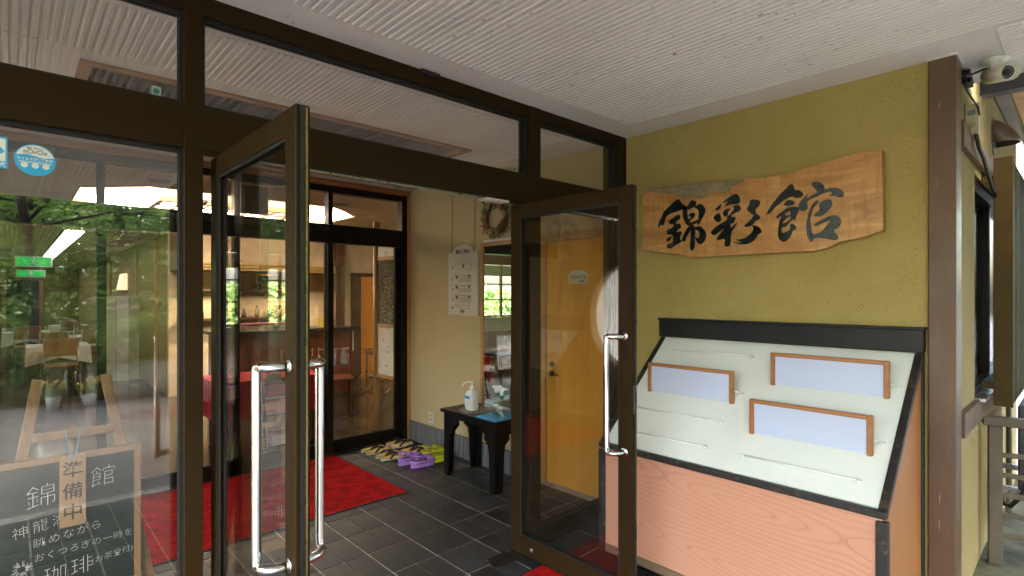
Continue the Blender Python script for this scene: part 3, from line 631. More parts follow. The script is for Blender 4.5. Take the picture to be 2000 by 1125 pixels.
# ---------------------------------------------------------------- floor plan board hung on cords
fp = thing('floor_plan_board', 'tall white board of small floor plans hanging on two cords', 'sign', (3.08, 3.98, 1.33))
yc, ya_, yb_, zb, zt = 3.98, 3.758, 4.2, 1.335, 1.92
pts = [(-yb_, zb), (-ya_, zb), (-ya_, zt)]+[(-yc+.155*math.cos(math.pi*k/14), zt+.075*math.sin(math.pi*k/14)) for k in range(15)]+[(-yb_, zt)]
filled('board', [pts], ivory, fp, frameM((0, -1, 0), (0, 0, 1), (3.085, 0, 0)), .009, 1)
XP = 3.0755
text('heading', '館内ご案内', .042, ink, fp, (XP, yc, 1.925), (0, -1, 0), (0, 0, 1), off=.0006)
for k, (lb, z) in enumerate((('4F', 1.79), ('3F', 1.68), ('2F', 1.585), ('1F', 1.49), ('B1F', 1.415))):
    text('floor_number', lb, .028, ink, fp, (XP, 4.13, z-.012), (0, -1, 0), (0, 0, 1), off=.0004)
    g = G()
    def ln(P, r=.0011):
        g.tube([(XP, a, b) for a, b in P], r, 4)
    w_, h_ = (.17, .03) if k != 4 else (.15, .014)
    y0, y1 = 4.03, 4.03-w_
    ln([(y0, z-h_), (y1, z-h_), (y1-.008, z), (y1, z+h_*.8), (y0, z+h_), (y0+.06, z+h_*1.5), (y0+.075, z+h_), (y0, z-h_)], .0009 if k == 0 else .0016)
    if k in (1, 2, 3):
        ln([(y0, z), (y1, z)])
        for q in range(1, 8): ln([(y0-w_*q/8, z-h_), (y0-w_*q/8, z if q % 2 else z+h_*.8)])
        g.box(XP-.0008, y0+.02, z+.0, XP, y0+.05, z+.026).box(XP-.0008, y1+.01, z+.006, XP, y1+.03, z+.03)
    if k == 0: g.box(XP-.0008, yc-.025, z-.012, XP, yc-.002, z+.022)
    obj('floor_plan', g, plain('plan_ink', (.07, .07, .065), .6), fp)
text('lettering', '錦水', .032, ink, fp, (XP, yc, 1.37), (0, -1, 0), (0, 0, 1), off=.0009)
for y in (4.155, 3.81): obj('cord', G().tube([(3.085, y, 1.93), (3.092, y, 2.6)], .0025, 6), plain('dark_cord', (.06, .045, .02), .8), fp)

# ---------------------------------------------------------------- tall mirror leaning frame
mr = thing('wall_mirror', 'tall timber framed mirror beside the low black table', 'mirror', (3.08, 3.45, .38))
MY0, MY1, MZ0, MZ1 = 3.19, 3.71, .382, 1.99
obj('glass_face', G().box(3.078, MY0+.03, MZ0+.03, 3.082, MY1-.03, MZ1-.03), NT('silvered_mirror').set('#e9ece8', .0, 1), mr)
for n_, b_ in (('side_frame', (3.066, MY0, MZ0+.035, 3.098, MY0+.032, MZ1-.035)), ('side_frame', (3.066, MY1-.032, MZ0+.035, 3.098, MY1, MZ1-.035)), ('bottom_frame', (3.065, MY0, MZ0, 3.098, MY1, MZ0+.034)), ('top_frame', (3.065, MY0, MZ1-.034, 3.098, MY1, MZ1))):
    obj(n_, G().box(*b_), timber, mr, .002)
obj('hanging_bracket', G().box(3.085, MY0+.02, MZ1+.001, 3.099, MY1-.02, MZ1+.02), plain('white_metal', (.7, .7, .68), .4), mr)
# wreath
wr = thing('wreath', 'dried flower wreath of roses and leaves high on the beige wall', 'wreath', (3.07, 3.42, 2.0))
C_ = Vector((3.075, 3.50, 2.19)); g = G(); rnd = random.Random(3)
for q in range(3):
    g.tube([C_+Vector((rnd.uniform(-.01, .01), (.12+.01*q)*math.cos(k*math.pi/18+q), (.12+.01*q)*math.sin(k*math.pi/18+q))) for k in range(37)], .008, 5)
obj('twig_ring', g, plain('twig', (.12, .07, .03), .8), wr)
for nm, col, cnt in (('leaves', (.12, .11, .03), 170), ('brown_leaves', (.28, .16, .04), 90)):
    g = G()
    for k in range(cnt):
        a = rnd.uniform(0, 6.28); r = rnd.uniform(.09, .15); p = C_+Vector((rnd.uniform(-.04, 0), r*math.cos(a), r*math.sin(a))); da = a+rnd.uniform(-.3, 1.9)
        d = Vector((rnd.uniform(-.5, .1), math.cos(da), math.sin(da))).normalized()*rnd.uniform(.04, .075); s_ = d.cross(Vector((1, rnd.uniform(-.5, .5), rnd.uniform(-.5, .5)))).normalized()*.011
        g.face([p, p+d*.5+s_, p+d, p+d*.5-s_])
    tag(obj(nm, g, plain(nm+'_m', col, .7), wr), kind='stuff')
for k in range(9):
    a = 2.2+k*.72; p = C_+Vector((-.045, .125*math.cos(a), .125*math.sin(a)))
    g = G().ell(p, (.014, .016, .016), 8, 6)
    for q in range(5): aa = q*1.257; g.ell(p+Vector((.006, .013*math.cos(aa), .013*math.sin(aa))), (.010, .014, .014), 7, 5)
    obj('rose', g, plain('rose_'+str(k % 3), ((.35, .12, .10), (.42, .30, .18), (.25, .06, .04))[k % 3], .7), wr)
ou = thing('power_outlet', 'ivory wall outlet low on the beige wall', 'outlet', (3.09, 4.517, .235))
obj('plate', G().box(3.09, 4.472, .235, 3.0995, 4.562, .345), ivory, ou, .003)
for z in (.265, .305): obj('socket', G().box(3.088, 4.50, z, 3.0902, 4.534, z+.018), plain('socket_grey', (.35, .34, .28), .5), ou)

# ---------------------------------------------------------------- low black table and what stands on it
tb = thing('side_table', 'low black table with arched aprons under the mirror', 'table', (2.88, 3.43, 0))
TX0, TX1, TY0, TY1, TH = 2.70, 3.06, 3.09, 3.75, .56
obj('tabletop', G().box(TX0-.02, TY0-.03, TH-.028, TX1+.015, TY1+.03, TH), black_paint, tb, .004, 2)
def apron(a0, a1):
    L = a1-a0; lw_ = .075
    P = [(a0, 0), (a0+lw_*.8, 0), (a0+lw_, .30), (a0+lw_+.012, .36), (a0+lw_+.055, .40), (a0+lw_+.05, .435), (a0+lw_+.09, .462), (a0+lw_+.11, .487)]
    Q = [(a0+a1-x, z) for x, z in reversed(P)]; return P+[(a0+lw_+.14, .492), (a1-lw_-.14, .492)]+Q+[(a1, TH-.03), (a0, TH-.03)]
for x in (TX0, TX1-.02): obj('arched_side', G().prism([(x, a, z) for a, z in apron(TY0, TY1)], (.02, 0, 0)), black_paint, tb)
for y in (TY0, TY1-.02): obj('arched_end', G().prism([(a, y+.0005, z) for a, z in apron(TX0+.021, TX1-.021)], (0, .019, 0)), black_paint, tb)
def dcl():
    s = NT('grey_lace'); co = s.co(); v = s.n('ShaderNodeTexVoronoi', feature='DISTANCE_TO_EDGE'); s.l(co, v.inputs['Vector']); v.inputs['Scale'].default_value = 55
    s.set(s.mix(s.ramp(v.outputs[0], [(.06, 1.), (.14, 0.)]), (.1, .085, .06), (.5, .44, .34)), .9); return s.m
sc_ = [(.135+.007*abs(math.sin(k*math.pi/8)))for k in range(96)]
dy = filled('lace_doily', [[(2.86+sc_[k]*math.cos(k*math.pi/48), 3.52+sc_[k]*math.sin(k*math.pi/48)) for k in range(96)]], dcl(), None, Matrix.Translation((0, 0, TH+.0025)), .001, 1)
tag(dy, 'round lace doily under the sanitiser bottle', 'doily')
cl = obj('folded_cloth', G().box(2.69, 3.07, TH+.001, 3.02, 3.31, TH+.007).box(2.70, 3.075, TH+.008, 3.01, 3.30, TH+.013), plain('sky_blue_cloth', (.08, .38, .68), .85, bump=.4, bscale=250), bevel=.002)
tag(cl, 'folded sky blue cloth under the two spray bottles', 'cloth')
sz = thing('sanitiser_bottle', 'square white pump bottle of hand sanitiser on the doily', 'bottle', (2.83, 3.53, TH+.004))
z = TH+.004; wpl = plain('milky_plastic', (.78, .79, .76), .3, 0, .02, Subsurface_Weight=.3, Subsurface_Scale=.03) if False else plain('milky_plastic', (.78, .79, .76), .3, 0, .02)
obj('body', G().lathe((2.83, 3.53, z), [(.040, 0), (.043, .01), (.043, .135), (.036, .155), (.018, .168), (.016, .175)], 32, (0, 0, 1), .72), wpl, sz)
obj('label', G().box(2.777, 3.498, z+.03, 2.7785, 3.562, z+.13), plain('label_white', (.8, .8, .8), .5), sz)
obj('label_band', G().box(2.7755, 3.498, z+.098, 2.7765, 3.562, z+.122), plain('label_blue', (.04, .28, .6), .5), sz)
g = G()
for q in range(5): g.box(2.776, 3.503, z+.042+q*.011, 2.7766, 3.555-.006*(q % 3), z+.045+q*.011)
obj('label_print', g, plain('print_blue_grey', (.25, .35, .5), .6), sz)
obj('pump', G().lathe((2.83, 3.53, z+.175), [(.021, 0), (.021, .018), (.008, .022), (.007, .052), (.014, .054), (.014, .062)], 16).tube([(2.83, 3.53, z+.232), (2.80, 3.565, z+.232), (2.785, 3.58, z+.224), (2.775, 3.592, z+.198)], .005, 8), wpl, sz)
clr = glassmat('clear_plastic', .10, (.86, .9, .86)); liq = NT('pale_liquid'); liq.set((.75, .78, .66), .05, Transmission_Weight=.85, IOR=1.33)
def spray(x, y, rz, lab):
    t = thing('spray_bottle', lab, 'bottle', (x, y, TH+.014), 'clear spray bottles')
    z = TH+.014
    obj('body', G().lathe((x, y, z), [(.034, 0), (.038, .006), (.038, .07), (.034, .085), (.02, .118), (.013, .132), (.013, .14)], 24), clr, t)
    obj('liquid', G().lathe((x, y, z+.003), [(.033, 0), (.035, .006), (.035, .06)], 24), clr, t)
    obj('collar', G().lathe((x, y, z+.14), [(.016, 0), (.016, .022), (.012, .026)], 16), plain('green_plastic', (.01, .17, .13), .4), t)
    obj('head', G().prism([(x, y-.010, z+.166), (x, y+.014, z+.166), (x, y+.022, z+.2), (x, y+.035, z+.21), (x, y+.03, z+.225), (x, y-.035, z+.225), (x, y-.045, z+.212), (x, y-.02, z+.2)], (.022, 0, 0)).box(x+.004, y-.052, z+.208, x+.018, y-.045, z+.222), wpl, t, .002)
    obj('trigger', G().tube([(x+.011, y-.028, z+.205), (x+.011, y-.034, z+.185), (x+.011, y-.048, z+.16), (x+.011, y-.052, z+.15)], [.007, .007, .005, .004], 8), MC['green_plastic'], t)
    t.rotation_euler = (0, 0, rz); return t
spray(2.86, 3.25, R(60), 'clear spray bottle on the blue cloth, the one nearer the sanitiser')
spray(2.81, 3.14, R(10), 'clear spray bottle on the blue cloth, the one nearer the door')

# ---------------------------------------------------------------- footwear
straw = plain('rush_insole', (.62, .42, .13), .8, var=.2, scale=40, bump=.4, bscale=150); crm = plain('cream_sole', (.62, .55, .4), .7)
def outline(L, W, heel=.8): 
    o = []
    for k in range(28):
        a = 2*math.pi*k/28; x = math.cos(a); yv = math.sin(a); wv = W/2*(.86+.14*x)*(1-.10*math.exp(-((x+.05)/.35)**2)); o.append((L/2*x, wv*math.copysign(abs(yv)**.75, yv)))
    return o
def sandal(x, y, rz, lab):
    t = thing('straw_sandal', lab, 'sandal', (0, 0, 0), 'straw sandals in pairs by the sliding doors')
    o = outline(.245, .094)
    obj('sole', G().prism([(a, b, .0) for a, b in o], (0, 0, .022)), crm, t, .003)
    obj('insole', G().prism([(a*.98, b*.97, .022) for a, b in o], (0, 0, .006)), straw, t)
    tip = Vector((.062, .0, .030))
    for s in (-1, 1):
        obj('strap', G().tube([tip, tip+Vector((-.012, s*.006, .017)), tip+Vector((-.05, s*.028, .022)), tip+Vector((-.085, s*.041, .012)), tip+Vector((-.115, s*.045, -.012))], [.005, .008, .009, .009, .007], 8), plain('black_strap', (.012, .012, .012), .7), t)
    t.location = (x, y, 0); t.rotation_euler = (0, 0, rz); t['label'] = lab; return t
def under(names):
    pass
first = None
SL = [(2.60, 4.80, .06, 'straw sandal, far one of the pair nearest the carpet corner'), (2.60, 4.695, .02, 'straw sandal, near one of the pair nearest the carpet corner'),
      (2.885, 4.83, .02, 'straw sandal, far one of the pair closest to the grey plinth'), (2.885, 4.725, -.02, 'straw sandal, near one of the pair closest to the grey plinth'),
      (2.605, 4.53, .05, 'straw sandal, far one of the frontmost pair beside the purple clogs'), (2.605, 4.43, .0, 'straw sandal, near one of the frontmost pair beside the purple clogs'),
      (2.87, 4.52, .04, 'straw sandal, far one of the pair behind the clogs'), (2.87, 4.41, .0, 'straw sandal, near one of the pair behind the clogs')]
for x, y, a, lb in SL:
    if first is None: first = sandal(x, y, a, lb)
    else: dup(first, (x, y, 0), a, lb)
def clog(col, nm, grp, lab):
    t = thing('clog', lab, 'clog', (0, 0, 0), grp); m = plain(nm, col, .45, var=.06); md = plain(nm+'_inside_shade', tuple(c*.4 for c in col), .7)  # inside tone is the foam colour darkened to stand for shade in the shoe
    o = outline(.24, .10)
    sg = G().prism([(a, b, .0) for a, b in o], (0, 0, .038)); obj('sole', sg, m, t, .006, 2)
    # closed toe: half dome open to the heel
    g = G(); N, Mx = 14, 9
    for a in range(Mx+1):
        u = a/Mx; x = .022+.092*math.sin(u*math.pi/2); ww = (.046+.006*math.sin(u*2.4))*math.cos(u*math.pi/2)**.45; hh = .058*math.cos(u*math.pi/2)**.7
        for b in range(N+1):
            th = math.pi*b/N; g.v.append((x, ww*math.cos(th), .040+hh*math.sin(th)**.8))
    for a in range(Mx):
        for b in range(N): p = a*(N+1)+b; g.f.append((p, p+1, p+N+2, p+N+1)); g.sm.append(True)
    up = obj('upper', g, m, t); so = up.modifiers.new('thick', 'SOLIDIFY'); so.thickness = .004
    obj('rim', G().tube([(.022, .049*math.cos(math.pi*b/16), .040+.060*math.sin(math.pi*b/16)**.8) for b in range(17)], .0045, 7), m, t)
    obj('heel_strap', G().tube([(.0, .05, .07), (-.02, .05, .094), (-.06, .047, .108), (-.10, .03, .112), (-.112, 0, .112), (-.10, -.03, .112), (-.06, -.047, .108), (-.02, -.05, .094), (0, -.05, .07)], .0055, 7), m, t)
    obj('heel_wall', G().tube([(.01, .047, .052), (-.05, .044, .052), (-.10, .03, .052), (-.113, 0, .052), (-.10, -.03, .052), (-.05, -.044, .052), (.01, -.047, .052)], .010, 7), m, t)
    for s in (-1, 1): obj('rivet', G().lathe((0, s*.053, .074), [(.007, 0), (.007, .004)], 10, (0, s, 0)), rubber, t)
    obj('insole', G().prism([(a*.90, b*.84, .0385) for a, b in o], (0, 0, .002)), md, t)
    g = G()
    for q in range(7): a = -.9+.3*q; g.lathe((.055+.02*math.cos(a), .026*math.sin(a), .094-.012*abs(math.sin(a))), [(.003, 0), (.003, .002)], 6)
    obj('vent_holes', g, rubber, t)
    return t
c1 = clog((.48, .24, .72), 'lilac_foam', 'lilac clogs', 'lilac clog, farther of the pair'); c1.location = (2.65, 4.205, 0)
dup(c1, (2.69, 4.06, 0), -.02, 'lilac clog, nearer of the pair')
c2 = clog((.62, .66, .03), 'lime_foam', 'lime yellow clogs', 'lime yellow clog, farther of the pair near the plinth'); c2.location = (2.925, 4.235, 0)
dup(c2, (2.91, 4.075, 0), .0, 'lime yellow clog, partly hidden behind the table leg')

# ---------------------------------------------------------------- carpets
def carpetmat():
    s = NT('red_loop_carpet'); co = s.co(); b = s.ramp(s.noise(co, 9, 4, .7), [(.42, 0.), (.56, 1.)])
    o = s.mix(b, (.52, .012, .014), (.80, .018, .015)); v = s.ramp(s.noise(s.co((60, 180, 60)), 1.4, 3), [(.35, .55), (.65, 1.15)])
    s.set(s.mix(1., o, v, 'MULTIPLY'), .95, spec=.1); s.bump(s.noise(s.co((70, 200, 70)), 1.5, 3), 1., .02); return s.m
cm = carpetmat()
def carpet(name, lab, x0, y0, x1, y1):
    t = thing(name, lab, 'carpet', ((x0+x1)/2, (y0+y1)/2, 0))
    obj('pile', G().box(x0+.012, y0+.012, .001, x1-.012, y1-.012, .008), cm, t)
    obj('rubber_edge', G().box(x0, y0, .001, x1, y0+.012, .006).box(x0, y1-.012, .001, x1, y1, .006).box(x0, y0+.012, .001, x0+.012, y1-.012, .006).box(x1-.012, y0+.012, .001, x1, y1-.012, .006), rubber, t)
    return t
carpet('carpet', 'bright red carpet on the tiles in front of the sliding doors', -.35, 3.585, 2.255, 4.885)
carpet('door_mat', 'red mat outside, between the two open glass doors', .75, 1.25, 2.203, 2.113)

# ---------------------------------------------------------------- easel with chalkboard
ez = thing('easel_chalkboard', 'chalkboard in a timber frame on an easel behind the left pane', 'chalkboard', (.19, 2.75, 0))
ew = wood('easel_pine', (.22, .12, .055), (.29, .165, .08), .6)
YB = 2.72
def bar(x0, z0, x1, z1, w_=.036, y=YB+.03, t=.022):
    d = Vector((x1-x0, 0, z1-z0)); s = Vector((-d.z, 0, d.x)).normalized()*w_/2; a = Vector((x0, y, z0)); b = Vector((x1, y, z1)); return G().prism([a-s, a+s, b+s, b-s], (0, t, 0))
obj('leg', bar(.078, 1.203, -.11, .0), ew, ez, .002); obj('leg', bar(.285, 1.203, .49, .0), ew, ez, .002)
obj('cross_bar', bar(.06, .98, .31, .98, .034, YB+.022, .008), ew, ez, .002)
obj('back_leg', G().tube([(.185, YB+.07, 1.0), (.185, YB+.5, 0)], .016, 4), ew, ez)
obj('tray', G().box(-.12, YB-.05, .30, .46, YB+.03, .325), ew, ez, .002)
fx0, fx1, fz0, fz1 = -.12, .402, .33, .905; q = .024
obj('frame_rail', G().box(fx0, YB, fz1-q, fx1, YB+.02, fz1), ew, ez, .002); obj('frame_rail', G().box(fx0, YB, fz0, fx1, YB+.02, fz0+q), ew, ez, .002)
obj('frame_stile', G().box(fx1-q, YB+.001, fz0+q, fx1, YB+.019, fz1-q), ew, ez, .002); obj('frame_stile', G().box(fx0, YB+.001, fz0+q, fx0+q, YB+.019, fz1-q), ew, ez, .002)
slm = plain('green_black_slate', (.007, .013, .011), .6, var=.3, scale=3, spec=.2)
obj('slate', G().box(fx0+q, YB+.006, fz0+q, fx1-q, YB+.014, fz1-q), slm, ez)
chalk = plain('chalk', (.5, .5, .5), .95)
def ct(s, size, x, z, rot=4, off=0, sp=1.0, shear=.1):
    a = R(rot); off = -size*.021; return text('chalk_writing', s, size, chalk, ez, (x, YB+.0045, z), (math.cos(a), 0, math.sin(a)), (-math.sin(a), 0, math.cos(a)), .0003, off, 'CENTER', shear, sp)
ct('錦', .095, .083, .755, 6); ct('館', .088, .272, .79, 4)
ct('神龍湖', .050, .082, .645, 10, sp=1.3); ct('眺めながら', .040, .165, .592, 6, sp=1.15)
ct('おくつろぎの一時を…', .034, .235, .535, 3, sp=1.05); ct('珈琲', .075, .165, .448, 6, sp=1.15); ct('(お茶受付)', .030, .305, .468, 6); ct('茶', .05, .205, .375, 4)
g = G(); rnd = random.Random(5)
for k in range(60):
    a = rnd.uniform(0, 6.28); r0, r1 = .012, rnd.uniform(.02, .034); g.tube([(.03+r0*math.cos(a), YB+.004, .50+r0*math.sin(a)), (.03+r1*math.cos(a+.2), YB+.004, .50+r1*math.sin(a+.2))], .0005, 4)
obj('chalk_flower', g, chalk, ez)
tgp = thing('wooden_tag', 'narrow wooden notice on a blue cord, hung over the chalkboard', 'sign', (.177, YB-.012, .625))
obj('plaque', G().box(.137, YB-.016, .627, .218, YB-.008, .903), wood('pale_tag_wood', (.30, .18, .09), (.36, .22, .115), .6), tgp, .001)
for ch, z in zip('準備中', (.843, .760, .678)): text('lettering', ch, .066, ink, tgp, (.178, YB-.0168, z), (1, 0, 0), (0, 0, 1), .0003, .0005)
obj('cord', G().tube([(.157, YB-.004, .998), (.17, YB-.014, .90), (.178, YB-.017, .893), (.186, YB-.014, .90), (.203, YB-.004, .998)], .0022, 6), plain('blue_cord', (.05, .3, .42), .7), tgp)

# ---------------------------------------------------------------- stickers on the left pane
yS = 2.3055
st = thing('round_sticker', 'round blue sticker in Japanese on the left fixed pane', 'sticker', (.057, yS, 1.91))
sb_ = plain('sticker_blue', (.03, .38, .68), .5, 0, .02); sw_ = plain('sticker_white', (.75, .76, .7), .5, 0, .02)
cx, cz, r = .058, 1.960, .050
def disc(r, n=48, a0=0, a1=2*math.pi): return [(cx+r*math.cos(a0+(a1-a0)*k/n), cz+r*math.sin(a0+(a1-a0)*k/n)) for k in range(n)]
MS = lambda y: frameM((1, 0, 0), (0, 0, 1), (0, y, 0))
filled('disc', [disc(r)], sb_, st, MS(yS), .0003, 1)
cap = [(cx+.047*math.cos(a), cz+.047*math.sin(a)) for a in [R(15+150*k/20) for k in range(21)]]+[(cx-.02, cz+.017), (cx, cz+.012), (cx+.02, cz+.008)]
filled('white_cap', [cap], sw_, st, MS(yS-.0005), .0002, 1)
text('lettering', 'n○r○x', .018, ink, st, (cx, yS-.0009, cz+.025), (1, 0, 0), (0, 0, 1), .0001, .0002)
text('lettering', '安全・あんしん', .006, ink, st, (cx, yS-.0009, cz+.037), (1, 0, 0), (0, 0, 1), .0001, .0002)
text('lettering', 'ウイルス対策実施中', .0098, sw_, st, (cx, yS-.0009, cz+.001), (1, 0, 0), (0, 0, 1), .0001, .0003)
g = G()
for z_ in (-.007, -.0105): g.box(cx-.04, yS-.0009, cz+z_, cx+.04, yS-.0006, cz+z_+.0016)
for xx in (-.026, 0, .026): g.lathe((cx+xx, yS-.0007, cz-.018), [(.009, 0), (.009, .0002)], 14, (0, -1, 0))
obj('print', g, sw_, st)
s2 = thing('square_sticker', 'blue and white sticker cut off by the left edge of the photo', 'sticker', (-.05, yS, 1.90))
obj('backing', G().box(-.078, yS, 1.922, -.007, yS+.0005, 2.02), sb_, s2); obj('white_field', G().box(-.074, yS-.0006, 1.945, -.0115, yS-.0001, 2.014), sw_, s2)
text('lettering', '介助犬', .02, sw_, s2, (-.04, yS-.0008, 1.933), (1, 0, 0), (0, 0, 1), .0001, .0003)
filled('symbol', [[(-.05, 1.955), (-.018, 1.97), (-.016, 1.98), (-.04, 1.999), (-.06, 1.98)]], sb_, s2, MS(yS-.0008), .0001, 2)
# small square card stuck up at the transom
def tcard(x, z, lb):
    sq = thing('transom_card', lb, 'sticker', (x, 2.305, z-.021))
    obj('card', G().box(x-.015, 2.305, z-.021, x+.015, 2.3055, z+.021), plain('grey_card', (.35, .38, .34), .6), sq)
    obj('emblem', G().lathe((x, 2.3047, z+.003), [(.010, 0), (.010, .0002)], 16, (0, -1, 0)), plain('teal_print', (.02, .2, .17), .6), sq)
tcard(.386, 2.263, 'small teal emblem card on the transom glass left of the main post')
tcard(2.165, 2.262, 'small teal emblem card on the transom glass above the right door')
# ---------------------------------------------------------------- lobby: cove light, lattice, counter, furniture
cv = struct('lobby_light_cove', G(), ceil_lobby) if False else None
g = G(); zc = 2.98
for k in range(8):
    a, b = OCT[k], OCT[(k+1) % 8]; g.face([(a[0], a[1], 2.636), (b[0], b[1], 2.636), (b[0], b[1], zc), (a[0], a[1], zc)])
g.face([(x, y, zc) for x, y in OCT]); cov = obj('cove_recess', g, plain('cove_white', (.8, .76, .68), .8), lc)
lite = emit('cove_lamp', (1, .88, .72), 2.6*LAMP)
g = G()
ctr = Vector((2.0, 7.45, 0))
for k in range(8):
    a, b = Vector(OCT[k]+(0,)), Vector(OCT[(k+1) % 8]+(0,)); a2 = ctr+(a-ctr)*.96; b2 = ctr+(b-ctr)*.96
    g.face([(a2.x, a2.y, 2.66), (b2.x, b2.y, 2.66), (b2.x, b2.y, 2.72), (a2.x, a2.y, 2.72)])
obj('cove_lamp_strip', g, lite, lc)
g = G()
for k in range(8):
    a, b = Vector(OCT[k]+(0,)), Vector(OCT[(k+1) % 8]+(0,)); a2 = ctr+(a-ctr)*.985; b2 = ctr+(b-ctr)*.985
    g.prism([(a.x, a.y, 2.612), (b.x, b.y, 2.612), (b2.x, b2.y, 2.612), (a2.x, a2.y, 2.612)], (0, 0, .03))
obj('cove_trim', g, timber, lc)
lt = thing('ceiling_lattice', 'timber lattice panel hanging under the lit octagonal ceiling cove', 'ceiling lattice', (2.0, 7.5, 2.58))
lx0, lx1, ly0, ly1 = 1.2, 2.8, 7.0, 8.1
for b_ in ((lx0, ly0, lx1, ly0+.06), (lx0, ly1-.06, lx1, ly1), (lx0, ly0+.06, lx0+.06, ly1-.06), (lx1-.06, ly0+.06, lx1, ly1-.06)): obj('frame_rail', G().box(b_[0], b_[1], 2.57, b_[2], b_[3], 2.63), timber_h, lt)
for k in range(1, 6): x = lx0+(lx1-lx0)*k/6; obj('batten', G().box(x-.014, ly0+.06, 2.585, x+.014, ly1-.06, 2.61), timber_h, lt)
for k in range(1, 3): y = ly0+(ly1-ly0)*k/3; obj('batten', G().box(lx0+.06, y-.014, 2.611, lx1-.06, y+.014, 2.63), timber_h, lt)
for x in (lx0+.1, lx1-.1):
    for y in (ly0+.1, ly1-.1): obj('hanger', G().tube([(x, y, 2.63), (x, y, 2.98)], .006, 6), steel, lt)
obj('detector', G().lathe((1.62, 6.95, 2.56), [(.02, 0), (.045, .02), (.05, .05)], 14), rubber, lt)
for x, y, lb in ((1.04, 6.05, 'left'), (2.9, 6.15, 'right')):
    t = thing('ceiling_vent', 'small grey grille in the lobby ceiling, %s of the hanging box' % lb, 'vent', (x, y, 2.6), 'grey ceiling grilles')
    obj('grille', G().box(x-.09, y-.045, 2.605, x+.09, y+.045, 2.616), plain('grille_grey', (.22, .22, .2), .6), t)
    for q in range(4): obj('slat', G().box(x-.08, y-.036+q*.02, 2.598, x+.08, y-.026+q*.02, 2.604), MC['grille_grey'], t)
hb = thing('hanging_box', 'grey green box hanging from the lobby ceiling near the doors', 'speaker', (1.66, 5.32, 2.28))
obj('case', G().box(1.54, 5.28, 2.285, 1.78, 5.38, 2.54), plain('grey_green_case', (.2, .21, .15), .5), hb, .01, 2)
obj('rod', G().tube([(1.66, 5.33, 2.54), (1.66, 5.33, 2.62)], .012, 8), steel, hb)
# reception counter
ct_ = thing('reception_counter', 'red brown panelled reception counter with a dark stone top', 'counter', (2.9, 7.8, 0))
obj('body', G().box(1.95, 7.62, 0, 3.80, 8.1, 1.005), redwood, ct_)
obj('countertop', G().box(1.88, 7.55, 1.005, 3.88, 8.2, 1.045), plain('dark_stone', (.03, .035, .032), .2), ct_, .004)
for k in range(1, 5): x = 1.95+k*.37; obj('panel_batten', G().box(x-.012, 7.605, .08, x+.012, 7.619, 1.0), darkwood, ct_)
obj('kickboard', G().box(1.96, 7.60, 0, 3.79, 7.618, .08), darkwood, ct_)
obj('notice', G().box(3.79, 7.60, .68, 3.802, 7.75, .98), white_paint, ct_)
bh = thing('counter_bulkhead', 'cream bulkhead with three timber strips over the reception counter', 'bulkhead', (2.9, 8.9, 1.88))
obj('box', G().box(1.74, 8.62, 1.88, 3.96, 9.38, 2.62), plain('bulkhead_tan', (.30, .22, .13), .8), bh)
for q in range(3): obj('timber_strip', G().box(1.73, 8.585, 1.885+q*.04, 3.97, 8.618, 1.91+q*.04), wood('gold_strip', (.35, .2, .05), (.45, .28, .08), .4, 'X'), bh)
for x in (2.25, 3.35):
    obj('downlight', G().lathe((x, 8.8, 1.862), [(.05, 0), (.055, .017)], 16), emit('downlight_glow%d' % (x > 3), (1, .5, .2), .8*LAMP), bh)
for x in (2.25, 3.35):
    ld = bpy.data.lights.new('counter_downlight', 'SPOT'); lo = bpy.data.objects.new('counter_downlight', ld); COL.objects.link(lo); lo.location = (x, 8.8, 1.84); ld.energy = 4.5*LAMP; ld.color = (1, .72, .42); ld.spot_size = R(150); ld.spot_blend = 1; ld.shadow_soft_size = .05
bp = thing('counter_pillar', 'square timber pillar at the right end of the back counter', 'pillar', (3.85, 8.5, 0))
obj('shaft', G().box(3.98, 8.60, 0, 4.14, 8.74, 2.6), darkwood, bp)
shf = thing('back_shelf', 'dark wall shelves behind the reception counter', 'shelf', (2.7, 9.3, 1.1))
for z in (1.13, 1.58): obj('shelf_board', G().box(1.84, 9.2, z, 3.7, 9.398, z+.03), darkwood, shf)
rnd = random.Random(12)
for k in range(13):
    z = 1.16 if k < 8 else 1.61; x = (1.95+k*.2) if k < 8 else (2.0+(k-8)*.33)
    if abs(x-2.42) < .09: continue
    h_ = rnd.uniform(.09, .2); r_ = rnd.uniform(.025, .04); col = ((.25, .2, .12), (.05, .12, .08), (.3, .06, .04), (.5, .45, .35), (.06, .06, .07))[k % 5]; nm = ('tan', 'green', 'red', 'cream', 'black')[k % 5]
    t = thing('shelf_bottle', '%s bottle on the %s shelf behind the counter, %s from the left' % (nm, 'lower' if k < 8 else 'upper', ('first', 'second', 'third', 'fourth', 'fifth', 'sixth', 'seventh', 'eighth')[k if k < 8 else k-8]), 'bottle', (x, 9.3, z), 'bottles on the back shelves')
    obj('body', G().lathe((x, 9.3, z+.0005), [(r_, 0), (r_, h_*.6), (r_*.4, h_*.75), (r_*.35, h_)], 12), plain('bottle_'+nm, col, .3), t); obj('cap', G().lathe((x, 9.3, z+h_+.001), [(r_*.45, 0), (r_*.4, .02)], 10), brass, t)
pic = thing('framed_picture', 'small gold framed picture on the wall behind the counter', 'picture', (3.1, 9.39, 1.66))
for b_ in ((2.95, 9.37, 1.66, 3.4, 9.398, 1.69), (2.95, 9.37, 1.84, 3.4, 9.398, 1.87), (2.95, 9.37, 1.69, 2.98, 9.398, 1.84), (3.37, 9.37, 1.69, 3.4, 9.398, 1.84)): obj('frame', G().box(*b_), brass, pic)
obj('canvas', G().box(2.98, 9.385, 1.69, 3.37, 9.397, 1.84), plain('landscape_print', (.2, .2, .1), .7, 0, .6, 14), pic)
